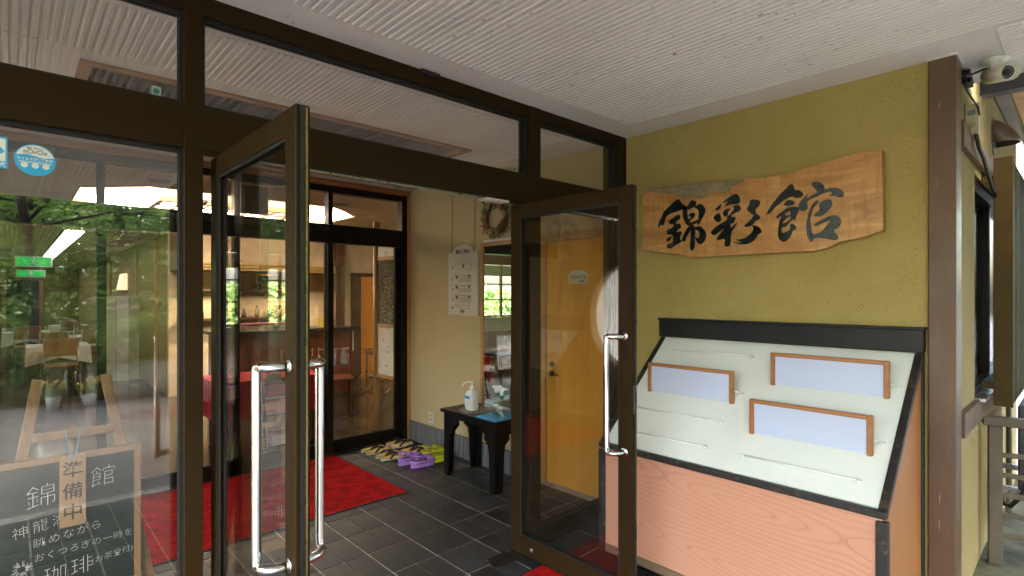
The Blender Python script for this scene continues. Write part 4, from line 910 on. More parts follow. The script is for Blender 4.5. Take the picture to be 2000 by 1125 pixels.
for k, (x, z, h, c, lb) in enumerate(((2.42, 1.16, .12, (.03, .03, .03), 'small dark card stand on the lower wall shelf'), (2.1, 1.0455, .07, (.02, .02, .02), 'black arrow shaped notice on the counter top'), (3.02, 1.0455, .17, (.65, .65, .6), 'white leaflet standing on the counter by the middle post'), (3.36, 1.0455, .14, (.7, .5, .1), 'yellow card beside the figurine on the counter'))):
    y = 9.26 if z > 1.1 else 7.75
    t = thing('counter_card', lb, 'card', (x, y, z)); wv = .1 if k != 1 else .16
    obj('face', G().prism([(x-wv/2, y, z), (x+wv/2, y, z), (x+wv/2, y+.02, z+h), (x-wv/2, y+.02, z+h)], (0, .006, 0)), plain('card_%d' % k, c, .6), t)
    obj('foot', G().box(x-wv/2, y+.007, z, x+wv/2, y+.06, z+.006), plain('card_%d' % k, c, .6), t)
    if k == 2:
        for q in range(4): obj('print_line', G().box(x-.03, y+.003+q*.0035, z+.04+q*.03, x+.03, y+.0055+q*.0035, z+.05+q*.03), ink, t)
pk = obj('tray_rail', G().tube([(2.3, 7.9, 1.12), (3.0, 7.9, 1.12)], .014, 8).tube([(2.32, 7.9, 1.12), (2.32, 7.9, 1.047)], .01, 6).tube([(2.98, 7.9, 1.12), (2.98, 7.9, 1.047)], .01, 6), plain('pink_rail', (.5, .12, .15), .5)); tag(pk, 'pink bar stand on the reception counter', 'stand')
pot = thing('potted_plant', 'small leafy pot plant on the reception counter', 'plant', (2.82, 8.0, 1.0455))
obj('pot', G().lathe((2.82, 8.05, 1.0455), [(.04, 0), (.055, .09), (.05, .09)], 14), plain('grey_pot', (.25, .25, .25), .6), pot)
g = G(); rnd = random.Random(9)
for k in range(90):
    p = Vector((2.82+rnd.uniform(-.09, .09), 8.05+rnd.uniform(-.09, .09), 1.13+rnd.uniform(0, .22))); d = Vector((rnd.uniform(-1, 1), rnd.uniform(-1, 1), rnd.uniform(-.2, 1))).normalized()*.05; s_ = d.cross(Vector((.3, .2, 1))).normalized()*.014; g.face([p, p+d*.5+s_, p+d, p+d*.5-s_])
tag(obj('leaves', g, plain('pot_leaf', (.05, .1, .03), .6), pot), kind='stuff')
# figurine with a conical hat
fg = thing('stone_figurine', 'small stone traveller figurine in a conical hat on the counter', 'figurine', (3.5, 7.75, 1.0455))
fm = plain('mossy_stone', (.17, .15, .1), .8, var=.35, scale=30, bump=.4); z = 1.0455; x, y = 3.5, 7.75
obj('plinth', G().lathe((x, y, z), [(.06, 0), (.06, .05), (.055, .055)], 14), plain('wood_plinth', (.2, .1, .04), .5), fg)
obj('body', G().lathe((x, y, z+.055), [(.022, 0), (.03, .04), (.045, .07), (.042, .12), (.038, .16), (.02, .185)], 14), fm, fg)
obj('arm', G().tube([(x-.035, y, z+.2), (x-.06, y-.02, z+.16), (x-.045, y-.04, z+.13)], [.013, .011, .009], 7), fm, fg); obj('arm', G().tube([(x+.035, y, z+.2), (x+.062, y-.015, z+.15), (x+.05, y-.035, z+.11)], [.013, .011, .009], 7), fm, fg)
obj('head', G().ell((x, y, z+.262), (.028, .028, .032)), fm, fg)
obj('hat', G().lathe((x, y, z+.272), [(.066, 0), (.06, .006), (.025, .035), (.004, .05)], 16), fm, fg)
# doors and framing at the far right
ad = thing('inner_door', 'plain amber timber door at the far end of the lobby', 'door', (4.72, 8.94, 0))
obj('leaf', G().box(4.60, 8.925, 0, 4.97, 8.948, 1.85), dw, ad); obj('frame', G().box(4.42, 8.905, 0, 4.595, 8.948, 1.85), darkwood, ad); obj('frame', G().box(4.975, 8.905, 0, 5.05, 8.948, 1.85), darkwood, ad); obj('frame', G().box(4.42, 8.90, 1.852, 5.05, 8.948, 1.91), darkwood, ad)
obj('lever_handle', G().tube([(4.64, 8.925, .95), (4.64, 8.88, .95), (4.74, 8.88, .95)], .01, 8), steel, ad); obj('door_sign', G().box(4.82, 8.918, 1.62, 4.9, 8.924, 1.67), white_paint, ad)
# timber screen just inside the partition
tsn = thing('timber_screen', 'timber framed screen with a pebbled glass panel inside the sliding doors', 'screen', (3.04, 5.25, 0))
obj('round_post', G().tube([(3.04, 5.52, 0), (3.04, 5.52, 2.35)], .038, 14), timber, tsn)
obj('post', G().box(3.02, 5.06, 0, 3.06, 5.10, 2.18), timber, tsn)
for z in (.62, 1.18, 1.93, 2.12): obj('cross_rail', G().box(3.025, 5.101, z-.018, 3.055, 5.49, z+.018), timber, tsn)
wpan = plain('white_screen_panel', (.68, .68, .62), .6)
obj('white_panel', G().box(3.035, 5.105, .64, 3.047, 5.485, 1.16), wpan, tsn); obj('white_panel', G().box(3.035, 5.105, 1.95, 3.047, 5.485, 2.10), wpan, tsn)
def peb():
    s = NT('pebbled_glass_panel'); co = s.co(); v = s.n('ShaderNodeTexVoronoi'); s.l(co, v.inputs['Vector']); v.inputs['Scale'].default_value = 42
    s.set(s.ramp(v.outputs['Distance'], [(.1, (.5, .48, .36)), (.3, (.16, .14, .07)), (.6, (.04, .035, .02))]), .12); s.bump(v.outputs['Distance'], 1., .02); return s.m
obj('pebble_panel', G().box(3.032, 5.105, 1.20, 3.05, 5.485, 1.91), peb(), tsn)
for a, b, c in ((5.3, .74, 1), (5.25, .9, 0), (5.36, 1.02, 1), (5.3, 1.99, 0)): obj('painted_dot', G().lathe((3.0335, a, b), [(.012, 0), (.012, .001)], 10, (-1, 0, 0)), brass, tsn)
# tea trolley
tr_ = thing('tea_trolley', 'brass tea trolley with a big spoked wheel near the amber door', 'trolley', (4.25, 7.5, 0))
obj('tray', G().box(4.05, 7.35, .60, 4.75, 7.75, .63), darkwood, tr_, .004)
obj('tray_rail', G().tube([(4.05, 7.35, .67), (4.75, 7.35, .67), (4.75, 7.75, .67), (4.05, 7.75, .67), (4.05, 7.35, .67)], .008, 6), brass, tr_)
obj('shelf', G().box(4.1, 7.37, .22, 4.75, 7.73, .24), darkwood, tr_)
for x in (4.08, 4.72):
    for y in (7.38, 7.72): obj('leg', G().tube([(x, y, .06), (x, y, .67)], [.009, .011], 8), plain('trolley_black', (.02, .018, .015), .4), tr_)
for y in (7.33, 7.77):
    wh = obj('wheel', G().tube([(4.12+.155*math.cos(2*math.pi*k/32), y, .16+.155*math.sin(2*math.pi*k/32)) for k in range(33)], .010, 6, False), brass, tr_)
    for k in range(6): a = math.pi*k/3; obj('spoke', G().tube([(4.12, y, .16), (4.12+.15*math.cos(a), y, .16+.15*math.sin(a))], .004, 5), brass, wh)
    obj('hub', G().lathe((4.12, y-.012, .16), [(.018, 0), (.018, .024)], 10, (0, 1, 0)), brass, wh)
# red cloth table
rt = thing('cloth_table', 'low table inside the sliding doors', 'table', (1.85, 5.85, 0))
for x in (1.5, 2.35):
    for y in (5.63, 6.1): obj('leg', G().box(x-.025, y-.025, 0, x+.025, y+.025, .665), darkwood, rt)
obj('tabletop', G().box(1.42, 5.55, .665, 2.42, 6.2, .69), darkwood, rt)
g = G(); rnd = random.Random(2); x0, x1, y0, y1 = 1.41, 2.435, 5.535, 6.215
g.box(x0, y0, .6905, x1, y1, .694)
def skirt(a, b, n=26):
    a, b = Vector(a), Vector(b); d = (b-a); nrm = Vector((d.y, -d.x, 0)).normalized(); i = len(g.v)
    for k in range(n+1):
        p = a+d*k/n; w_ = nrm*(.006+.010*math.sin(k*1.5))
        g.v += [tuple(p+Vector((0, 0, .693))), tuple(p+w_*.5+Vector((0, 0, .5))), tuple(p+w_*1.4+Vector((0, 0, .33)))]
    for k in range(n):
        for q in range(2): j = i+k*3+q; g.f.append((j, j+3, j+4, j+1)); g.sm.append(True)
skirt((x0, y0, 0), (x1, y0, 0)); skirt((x1, y0, 0), (x1, y1, 0)); skirt((x1, y1, 0), (x0, y1, 0)); skirt((x0, y1, 0), (x0, y0, 0))
tag(obj('tablecloth', g, plain('red_cloth', (.55, .012, .02), .85, var=.08)), 'bright red cloth hanging over the low table', 'tablecloth')
# magazine rack (black slatted)
mg = thing('magazine_rack', 'black slatted leaflet rack standing behind the left glass door', 'rack', (1.85, 5.25, 0))
for x in (1.72, 1.96): obj('side_frame', G().prism([(x, 5.12, 0), (x, 5.15, 0), (x, 5.36, .78), (x, 5.33, .78)], (.02, 0, 0)), black_paint, mg); 
for k in range(5): z = .12+k*.14; y = 5.12+.21*z/.78; obj('shelf', G().box(1.741, y-.05, z, 1.959, y+.02, z+.012), black_paint, mg); 
for k in (0, 4): z = .12+k*.14; y = 5.12+.21*z/.78; tag(obj('leaflets', G().box(1.76, y-.02, z+.013, 1.90, y-.002, z+.1), white_paint), 'stack of white leaflets on the %s shelf of the rack' % ('bottom' if k == 0 else 'top'), 'leaflets')
# wooden chairs by the counter
def chair(x, y, rz, lab, m):
    t = thing('lounge_chair', lab, 'chair', (0, 0, 0), 'wooden chairs before the counter')
    for a in (-.19, .19): obj('leg', G().tube([(a, -.19, 0), (a, -.19, .42)], .018, 4), m, t); obj('leg', G().tube([(a, .22, 0), (a, .19, .42), (a, .24, .82)], .018, 4), m, t)
    obj('seat', G().box(-.22, -.21, .421, .22, .21, .46), m, t, .01); obj('backrest', G().box(-.2, .215, .6, .2, .24, .8), m, t, .006)
    t.location = (x, y, 0); t.rotation_euler = (0, 0, rz); return t
chr_ = chair(3.1, 6.7, R(-20), 'dark red wooden chair before the counter, nearer the screen', redwood)
dup(chr_, (2.75, 7.2, 0), R(170), 'dark red wooden chair before the counter, nearer the red table')
# sofa under the lounge window, coffee table
uph = plain('pale_grey_upholstery', (.5, .47, .44), .85, bump=.2, bscale=200)
so_ = thing('lounge_sofa', 'long pale sofa below the lounge window', 'sofa', (-1.9, 8.9, 0))
obj('base', G().box(-3.3, 8.5, 0, -.75, 9.15, .19), timber_h, so_)
for k in range(4):
    a = -3.3+k*.638; obj('seat_cushion', G().box(a+.004, 8.46, .195, a+.634, 9.0, .38), uph, so_, .03, 2); obj('back_cushion', G().box(a+.004, 9.0, .33, a+.634, 9.16, .70), uph, so_, .03, 2)
pil = thing('throw_pillow', 'dusty pink pillow leaning on the sofa', 'pillow', (-2.0, 8.85, .385))
obj('pillow', G().ell((-2.35, 8.93, .56), (.2, .07, .18)), plain('dusty_pink', (.5, .33, .27), .85), pil)
cft = thing('coffee_table', 'low black coffee table before the sofa', 'table', (-1.3, 8.0, 0))
obj('tabletop', G().box(-2.1, 7.75, .32, -.75, 8.25, .36), black_paint, cft, .004)
for x in (-2.06, -.84):
    for y in (7.79, 8.16): obj('leg', G().box(x, y, 0, x+.05, y+.05, .32), black_paint, cft)
lgw = thing('lounge_window', 'wide timber window with dark glazing bars behind the sofa', 'window', (-2.05, 9.22, .55))
obj('sill', G().box(-3.3, 9.12, 1.02, -.8, 9.24, 1.06), timber_h, lgw)
obj('sliding_panel', G().box(-3.28, 9.21, .62, -.82, 9.225, 1.01), plain('frosted_panel', (.62, .66, .62), .5), lgw)
for z in (1.40, 1.75): obj('glazing_bar', G().box(-3.3, 9.19, z, -.8, 9.21, z+.02), black_paint, lgw)
for x in (-2.7, -2.1, -1.5, -1.1): obj('glazing_bar', G().box(x, 9.211, 1.06, x+.018, 9.225, 1.40), black_paint, lgw)
for x in (-3.3, -2.13, -.85): obj('window_post', G().box(x, 9.226, 1.06, x+.05, 9.28, 2.2), timber, lgw)
obj('glass_pane', G().box(-3.3, 9.24, 1.06, -.8, 9.245, 2.2), glass_in, lgw)
obj('roller_blind', G().box(-3.28, 9.23, 1.95, -.82, 9.236, 2.19), plain('blind', (.7, .7, .55), .7), lgw)

# ---------------------------------------------------------------- restaurant
lp = thing('ceiling_light', 'long luminous ceiling panel in the far restaurant', 'ceiling light', (.75, 14, 2.4))
for a, b in ((9.85, 14.2), (14.35, 18.7), (18.85, 23.3)):
    obj('diffuser', G().box(.56, a, 2.425, .78, b, 2.43), emit('diffuser_%d' % a, (1, .98, .93),   .22*LAMP), lp)
obj('frame', G().box(.54, 9.82, 2.42, .555, 23.3, 2.448).box(.785, 9.82, 2.42, .8, 23.3, 2.448).box(.555, 14.2, 2.42, .785, 14.35, 2.448).box(.555, 18.7, 2.42, .785, 18.85, 2.448), bronze_dk, lp)
for y, lb in ((14.2, 'nearer'), (18.4, 'farther')):
    t = thing('air_conditioner', 'white ceiling cassette in the restaurant, the %s one' % lb, 'air conditioner', (-.15, y, 2.38), 'ceiling cassettes')
    obj('case', G().box(-.5, y-.45, 2.385, .2, y+.45, 2.448), white_paint, t, .01); obj('grille', G().box(-.4, y-.35, 2.375, .02, y+.35, 2.384), plain('grille_grey', (.22, .22, .2), .6), t); obj('louvre', G().lathe((.1, y, 2.378), [(.05, 0), (.05, .006)], 12), rubber, t)
def exitsign(x, y, z, w_, h, lb):
    t = thing('exit_sign', lb, 'exit sign', (x, y, z), 'green exit signs')
    obj('case', G().box(x-w_/2, y, z, x+w_/2, y+.05, z+h), white_paint, t)
    obj('green_face', G().box(x-w_/2+.02, y-.006, z+.02, x+w_/2-.02, y-.001, z+h-.02), emit('exit_green_%d' % y, (.0, .5, .08), .05, (.0, .12, .02)), t)
    obj('running_figure', G().ell((x, y-.012, z+h*.78), (.02, .004, .02)).tube([(x, y-.012, z+h*.68), (x-.02, y-.012, z+h*.4), (x+.03, y-.012, z+h*.18)], .014, 5).tube([(x-.02, y-.012, z+h*.4), (x-.05, y-.012, z+h*.2)], .012, 5).tube([(x-.05, y-.012, z+h*.62), (x+.05, y-.012, z+h*.55)], .01, 5), white_paint, t)
exitsign(.33, 14.0, 2.07, .55, .2, 'green exit sign with a running figure, the nearer and larger')
exitsign(.42, 20.5, 2.02, .62, .2, 'green exit sign with a running figure, the farther one')
wc = plain('white_linen', (.72, .7, .64), .85, bump=.1)
def rtable(x, y, lb):
    t = thing('dining_table', 'dining table under a white cloth, '+lb, 'table', (x, y, 0), 'restaurant tables')
    for a in (-.3, .3):
        for b in (-.3, .3): obj('leg', G().box(x+a-.02, y+b-.02, 0, x+a+.02, y+b+.02, .7), darkwood, t)
    obj('tabletop', G().box(x-.36, y-.36, .7, x+.36, y+.36, .725), darkwood, t)
    g = G().box(x-.38, y-.38, .726, x+.38, y+.38, .73)
    for s_ in range(4):
        M = Matrix.Translation((x, y, 0)) @ Matrix.Rotation(s_*math.pi/2, 4, 'Z')
        g.face([M @ Vector(p) for p in ((-.38, -.38, .728), (.38, -.38, .728), (.40, -.39, .44), (0, -.40, .56), (-.40, -.39, .44))])
    tag(obj('tablecloth', g, wc), 'white cloth with hanging corners, '+lb, 'tablecloth', 'white tablecloths')
    for q in range(3): tag(obj('glass', G().lathe((x-.2+q*.2, y, .731), [(.03, 0), (.004, .008), (.004, .06), (.035, .1), (.03, .14)], 10), clr), ('left', 'middle', 'right')[q]+' drinking glass on the white cloth, '+lb, 'glass', 'glasses on the tables')
def rchair(x, y, rz, lb, first=[None]):
    if first[0] is None:
        t = thing('dining_chair', lb, 'chair', (0, 0, 0), 'restaurant chairs')
        for a in (-.19, .19): obj('leg', G().tube([(a, -.19, 0), (a, -.19, .44)], .014, 6), steel, t); obj('leg', G().tube([(a, .22, 0), (a, .2, .44), (a, .24, .88)], .014, 6), steel, t)
        obj('seat', G().box(-.21, -.21, .441, .21, .2, .48), plain('orange_seat', (.24, .10, .045), .6), t, .01); obj('backrest', G().box(-.19, .235, .62, .19, .26, .88), MC['orange_seat'], t, .006)
        t.location = (x, y, 0); t.rotation_euler = (0, 0, rz); first[0] = t; return
    dup(first[0], (x, y, 0), rz, lb)
rtable(.55, 11.2, 'nearest the lobby'); rtable(1.15, 13.4, 'by the ochre wall'); rtable(.25, 15.5, 'farther back under the exit sign'); rtable(1.1, 18.2, 'farthest back')
for k, (x, y, a) in enumerate(((.55, 10.6, 180), (.55, 11.85, 0), (1.15, 12.8, 180), (1.15, 14.05, 0), (.25, 14.9, 180), (1.1, 17.6, 180))):
    rchair(x, y, R(a), ('orange chair before the nearest white table', 'orange chair behind the nearest white table', 'orange chair before the table by the ochre wall', 'orange chair behind the table by the ochre wall', 'orange chair before the table under the exit sign', 'orange chair before the farthest table')[k])
fs = thing('folding_screen', 'white folding screen standing by the ochre restaurant wall', 'screen', (1.3, 12.2, 0))
for k in range(3): x = 1.2+k*.17; obj('panel', G().prism([(x, 11.6+(k % 2)*.12, 0), (x+.16, 11.72-(k % 2)*.12, 0), (x+.16, 11.72-(k % 2)*.12, 1.5), (x, 11.6+(k % 2)*.12, 1.5)], (0, .02, 0)), white_paint, fs)
for y in (10.2, 12.0, 15.6): tag(obj('wall_post', G().box(1.69, y, 0, 1.729, y+.1, 2.44), timber, rc), None)
bk = thing('brown_doorway', 'brown timber doorway in the end wall under the far exit sign', 'doorway', (.3, 23.95, 0))
obj('frame', G().box(-.2, 23.9, 0, -.1, 23.99, 2.0), timber, bk); obj('frame', G().box(.7, 23.9, 0, .8, 23.99, 2.0), timber, bk); obj('opening', G().box(-.1, 23.95, 0, .7, 23.99, 2.0), rubber, bk)
for k in range(4):
    y = 13.2+k*.16; t = thing('wall_lamp', 'pleated wall lamp on the ochre wall, number %s from the front' % ('one', 'two', 'three', 'four')[k], 'wall lamp', (1.66, y, 1.75), 'row of wall lamps')
    t['label'] = ('pleated lamp on the ochre wall, nearest of the row', 'pleated lamp on the ochre wall, second from the near end', 'pleated lamp on the ochre wall, second from the far end', 'pleated lamp on the ochre wall, farthest of the row')[k]
    obj('shade', G().prism([(1.6, y, 1.62), (1.72, y, 1.62), (1.72, y, 1.95), (1.66, y, 1.95)], (0, .08, 0)), emit('wall_shade_%d' % k, (1, .8, .5), .08, '#d8cfb8'), t); obj('mount', G().box(1.70, y+.01, 1.56, 1.729, y+.07, 1.619), darkwood, t)

# ---------------------------------------------------------------- outside right: camera, boxes, louvre, railing
cc = thing('security_camera', 'white bullet security camera fixed under the porch ceiling', 'camera', (3.50, .30, 2.55))
cw = plain('ivory_camera', (.66, .64, .52), .35)
obj('ceiling_mount', G().lathe((3.43, .305, 2.648), [(.055, 0), (.052, -.012), (.026, -.022), (.022, -.045)], 20), plain('white_mount', (.75, .75, .72), .35), cc)
ax = Vector((-.82, -.50, -.26)).normalized(); c0 = Vector((3.52, .345, 2.605))
obj('barrel', G().lathe(c0, [(.030, 0), (.036, .01), (.036, .15)], 24, ax), cw, cc)
obj('sun_shield', G().lathe(c0+ax*.02, [(.040, 0), (.0395, .17), (.036, .17), (.036, 0)], 24, ax), cw, cc)
obj('lens_rim', G().lathe(c0+ax*.151, [(.039, 0), (.039, .01), (.031, .012), (.031, .004)], 24, ax), plain('white_mount', (.75, .75, .72), .35), cc)
obj('lens_face', G().lathe(c0+ax*.152, [(.030, 0), (.030, .004)], 20, ax), plain('lens_grey', (.06, .06, .07), .2), cc)
obj('lens', G().lathe(c0+ax*.157, [(.011, 0), (.009, .003)], 14, ax), rubber, cc)
sd_ = ax.orthogonal().normalized(); s2_ = ax.cross(sd_)
for k in range(12): a = k*math.pi/6; obj('led', G().ell(c0+ax*.157+(sd_*math.cos(a)+s2_*math.sin(a))*.021, (.003, .003, .003), 6, 4), steel, cc)
obj('neck', G().tube([(3.43, .305, 2.605), tuple(c0+ax*.05)], .014, 8), cw, cc)
tag(obj('camera_cable', G().tube([(3.46, .345, 2.625), (3.42, .39, 2.60), (3.375, .41, 2.585), (3.385, .41, 2.52), (3.46, .40, 2.50), (3.56, .385, 2.47), (3.585, .383, 2.435)], .0045, 6), rubber), 'thin black cable from the camera down to the ivory box', 'cable')
jb = thing('junction_box', 'ivory junction box on the outside wall beside the post', 'junction box', (3.6, .41, 2.34))
obj('case', G().box(3.575, .385, 2.35, 3.64, .4385, 2.50), plain('ivory_box', (.5, .46, .27), .45), jb, .003)
obj('knockout', G().lathe((3.5745, .412, 2.392), [(.016, 0), (.016, .001), (.013, .001)], 16, (-1, 0, 0)), plain('ivory_edge', (.38, .35, .2), .5), jb); obj('cable_entry', G().box(3.571, .397, 2.44, 3.5748, .427, 2.465), plain('tape_grey', (.2, .24, .25), .6), jb)
for k, dx in enumerate((0, .03)):
    tag(obj('wall_cable', G().tube([(3.61+dx, .40, 2.35), (3.68+dx, .395, 2.29), (3.8+dx, .39, 2.26), (3.95+dx, .39, 2.21), (4.1+dx*2, .38, 2.13), (4.22, .37, 2.08)], .008, 6), rubber), ('upper' if k == 0 else 'lower')+' of the two black cables sagging from the ivory box', 'cable')
vh = thing('vent_hood', 'brown half round vent hood on the outside wall', 'vent hood', (4.8, .4, 2.5))
g = G(); 
for a in range(9):
    for b in range(13):
        th = math.pi/2*a/8; ph = math.pi*b/12; g.v.append((4.78+.10*math.cos(ph), .436-.13*math.sin(th)*math.sin(ph)**.5 if b not in (0, 12) else .436, 2.58+.11*math.cos(th)*math.sin(ph)-.06*math.sin(th)))
for a in range(8):
    for b in range(12): p = a*13+b; g.f.append((p, p+1, p+14, p+13)); g.sm.append(True)
ho = obj('hood', g, plain('hood_brown', (.16, .12, .09), .4, .3), vh); so2 = ho.modifiers.new('t', 'SOLIDIFY'); so2.thickness = .004
obj('flange', G().lathe((4.78, .438, 2.58), [(.125, 0), (.125, .004)], 24, (0, -1, 0)), MC['hood_brown'], vh)
lv = thing('slatted_screen', 'tall bronze screen of upright slats over the side window', 'louvre screen', (4.8, .33, .88))
obj('end_frame', G().box(4.172, .30, .885, 4.2, .385, 2.32), plain('olive_bronze', (.06, .04, .012), .6, spec=.1), lv, .002)
slm_ = plain('slat_bronze', (.035, .035, .012), .6, spec=.12)
for k in range(20): x = 4.235+k*.084; obj('slat', G().box(x, .305, .89, x+.022, .375, 2.31), slm_, lv)
obj('cross_rail', G().box(4.2, .376, .95, 5.9, .384, 1.0).box(4.2, .376, 2.2, 5.9, .384, 2.25), MC['olive_bronze'], lv)
obj('wall_bracket', G().box(4.18, .384, .98, 4.2, .437, 1.02).box(4.18, .384, 2.18, 4.2, .437, 2.22), MC['olive_bronze'], lv)
cn = thing('side_canopy', 'timber lined canopy with dark edge beam on the outside wall', 'canopy', (5.3, -.5, 2.85))
cwd = wood('canopy_boards', (.5, .26, .05), (.62, .34, .08), .5, 'Y')
for k in range(12): obj('board', G().box(4.46+k*.145, -3.5, 2.90, 4.46+k*.145+.142, .37, 2.92), cwd, cn)
obj('unseen_shade_deck', G().box(4.3, -3.6, 2.925, 9.5, .43, 2.97), bronze_dk, cn)  # deck stretched unseen past the boards to shade the outside wall
obj('edge_beam', G().box(3.85, -3.5, 2.88, 4.42, .43, 2.92), bronze_dk, cn); obj('edge_beam', G().box(4.43, .375, 2.83, 6.3, .43, 2.92), plain('taupe_beam', (.2, .19, .15), .6), cn); obj('edge_trim', G().box(4.425, -2.5, 2.88, 4.455, .37, 2.91), white_paint, cn); obj('edge_beam', G().box(6.21, -2.5, 2.8, 6.3, .37, 2.91), MC['taupe_beam'], cn)  # first beam widened to close the roof gap against the sun
ev = thing('eave_bracket', 'dark grey metal bracket at the edge of the porch ceiling', 'bracket', (3.75, .3, 2.5))
obj('gutter', G().box(3.745, -3.6, 2.58, 3.84, .40, 2.66), plain('dark_grey_metal', (.07, .068, .07), .45), ev, .004)
for k in range(2): obj('lug', G().prism([(3.42+k*.05, .405, 2.60-k*.02), (3.52+k*.05, .405, 2.60-k*.02), (3.54+k*.05, .405, 2.632-k*.02), (3.47+k*.05, .405, 2.645-k*.02)], (0, .03, 0)), rubber, ev)
# railing
rl = thing('railing', 'grey brown metal railing with level bars beside the outside wall', 'railing', (4.12, .1, 0))
rm = plain('railing_paint', (.10, .082, .06), .5, 0, spec=.2)
d_ = Vector((.208, -.978, 0)); nn_ = Vector((.978, .208, 0)); B0 = Vector((4.115, .372, 0))
Mr = Matrix((tuple(nn_), tuple(-d_), (0, 0, 1))).transposed().to_4x4(); Mr.translation = B0
def rb(name, a0, a1, z0, z1, w_): return obj(name, G().box(-w_/2, -a1, z0, w_/2, -a0, z1, Mr), rm, rl, .003)
rb('post', -.03, .03, 0, .785, .06); rb('post', 1.5, 1.56, 0, .785, .06)
rb('handrail', -.055, 1.6, .786, .832, .085)
for z in (.62, .505, .392, .28, .165): rb('bar', .031, 1.499, z-.013, z+.013, .022)
# kerb, ledge, lower ground, air conditioner
stn = plain('mossy_concrete', (.075, .078, .045), .9, var=.6, scale=5, bump=.6, bscale=40)
struct('side_ledge', G().box(3.905, -.43, -.6, 4.6, .439, -.001).box(4.601, .1, -.6, 6.4, .439, -.06).box(3.37, .3, -.12, 3.9, .439, -.0035), stn)
kg = G(); kg.box(3.60, .22, -.1, 3.9, .30, .012); 
def peb2():
    s = NT('white_pebble_facing'); co = s.co(); v = s.n('ShaderNodeTexVoronoi'); s.l(co, v.inputs['Vector']); v.inputs['Scale'].default_value = 75
    s.set(s.ramp(s.noise(co, 90, 2), [(.42, (.05, .05, .05)), (.5, (.6, .6, .62))]), .7); s.bump(v.outputs[0], .5, .01); return s.m
struct('pebble_kerb', kg.box(3.905, -.435, -.3, 4.3, -.431, -.01), peb2())
struct('lower_yard', G().box(4.6, -.43, -.7, 14, .1, -.6).box(6.4, .1, -.7, 14, 8, -.6), plain('mossy_ground', (.05, .06, .035), .9, var=.5, scale=4))
acu = thing('outdoor_unit', 'dark outdoor air conditioner unit beyond the railing', 'air conditioner', (4.82, .15, .3))
obj('case', G().box(4.45, .0, .345, 5.2, .30, .86), plain('dark_unit', (.03, .03, .035), .5), acu, .01)
obj('foot', G().box(4.5, .02, .31, 4.54, .437, .344).box(5.1, .02, .31, 5.14, .437, .344), steel, acu)
for k in range(8): obj('grille_bar', G().box(4.446, .02, .38+k*.056, 4.449, .28, .395+k*.056), rubber, acu)
tag(obj('unit_hose', G().tube([(4.44, .24, .42), (4.40, .28, .33), (4.42, .33, .25), (4.55, .37, .22), (4.75, .4, .25)], .012, 8), rubber), 'black hose curling at the foot of the outdoor unit', 'hose')
tag(obj('drain_pipe', G().tube([(5.25, .40, -.05), (5.25, .40, .95)], .018, 10), plain('pale_pipe', (.2, .19, .14), .5)), 'pale drain pipe on the outside wall beyond the railing', 'pipe')
ab = thing('annex_building', 'pale plastered annex seen beyond the slatted screen', 'building', (9, .5, -.6))
obj('wall', G().box(7.2, .55, -.6, 13, 4.5, 6), plain('annex_plaster', (.5, .48, .45), .8, bump=.2), ab); obj('band', G().box(7.18, .53, 1.7, 13, .549, 1.9), bronze_dk, ab)
obj('window', G().box(8.0, .535, .6, 9.6, .549, 1.6), rubber, ab)

# ---------------------------------------------------------------- outdoors behind the camera: road, verge, shrubs, trees
struct('ground', G().box(-90, -90, -1.4, 90, 90, -1.2), plain('earth', (.06, .06, .03), .9, var=.4, scale=.3))
def road():
    s = NT('damp_asphalt'); co = s.co(); s.set(s.ramp(s.noise(co, 1.1, 6, .6), [(.3, (.10, .10, .105)), (.7, (.17, .17, .172))]), s.ramp(s.noise(s.co((1, 2.2, 1)), .8, 4), [(.35, .3), (.65, .62)])); s.bump(s.noise(co, 130, 4), .5, .008); return s.m
struct('road', G().box(-40, -5.3, -.3, 40, -.435, -.02).box(-40, -.435, -.3, -6.01, 2.3, -.02), road())
g = G(); N = 60
def hz(x, y): return -.05+max(0, -y-5.3)*.14+.25*math.sin(x*.7)*math.sin(y*.5)*(1 if y < -6.5 else .1)
xs = [-40+80*i/N for i in range(N+1)]; ys = [-5.3-.9*j for j in range(31)]
for y in ys:
    for x in xs: g.v.append((x, y, hz(x, y)))
for j in range(30):
    for i in range(N): a = j*(N+1)+i; g.f.append((a, a+N+1, a+N+2, a+1)); g.sm.append(True)
struct('hillside', g, plain('hill_soil', (.05, .055, .025), .95, var=.5, scale=1.5, bump=.6, bscale=8))
import numpy as np
def leafmat(name, a, b, tr=.35):
    s = NT(name); oi = s.n('ShaderNodeNewGeometry'); o = s.ramp(s.noise(s.co(), 1.6, 3), [(.3, a), (.7, b)])
    o = s.mix(1., o, s.ramp(s.noise(s.co(), 23, 1), [(.3, .55), (.7, 1.5)]), 'MULTIPLY'); s.set(o, .5, spec=.3)
    t = s.n('ShaderNodeBsdfTranslucent'); s.l(o, t.inputs[0]); mx = s.n('ShaderNodeMixShader'); mx.inputs[0].default_value = tr
    s.l(s.b.outputs[0], mx.inputs[1]); s.l(t.outputs[0], mx.inputs[2]); s.l(mx.outputs[0], s.t.nodes['Material Output'].inputs[0]); return s.m
lf1 = leafmat('fresh_leaf', (.12, .24, .045), (.27, .39, .09)); lf2 = leafmat('deep_leaf', (.05, .11, .025), (.12, .21, .05)); lf3 = leafmat('grass_leaf', (.08, .16, .03), (.22, .32, .06))
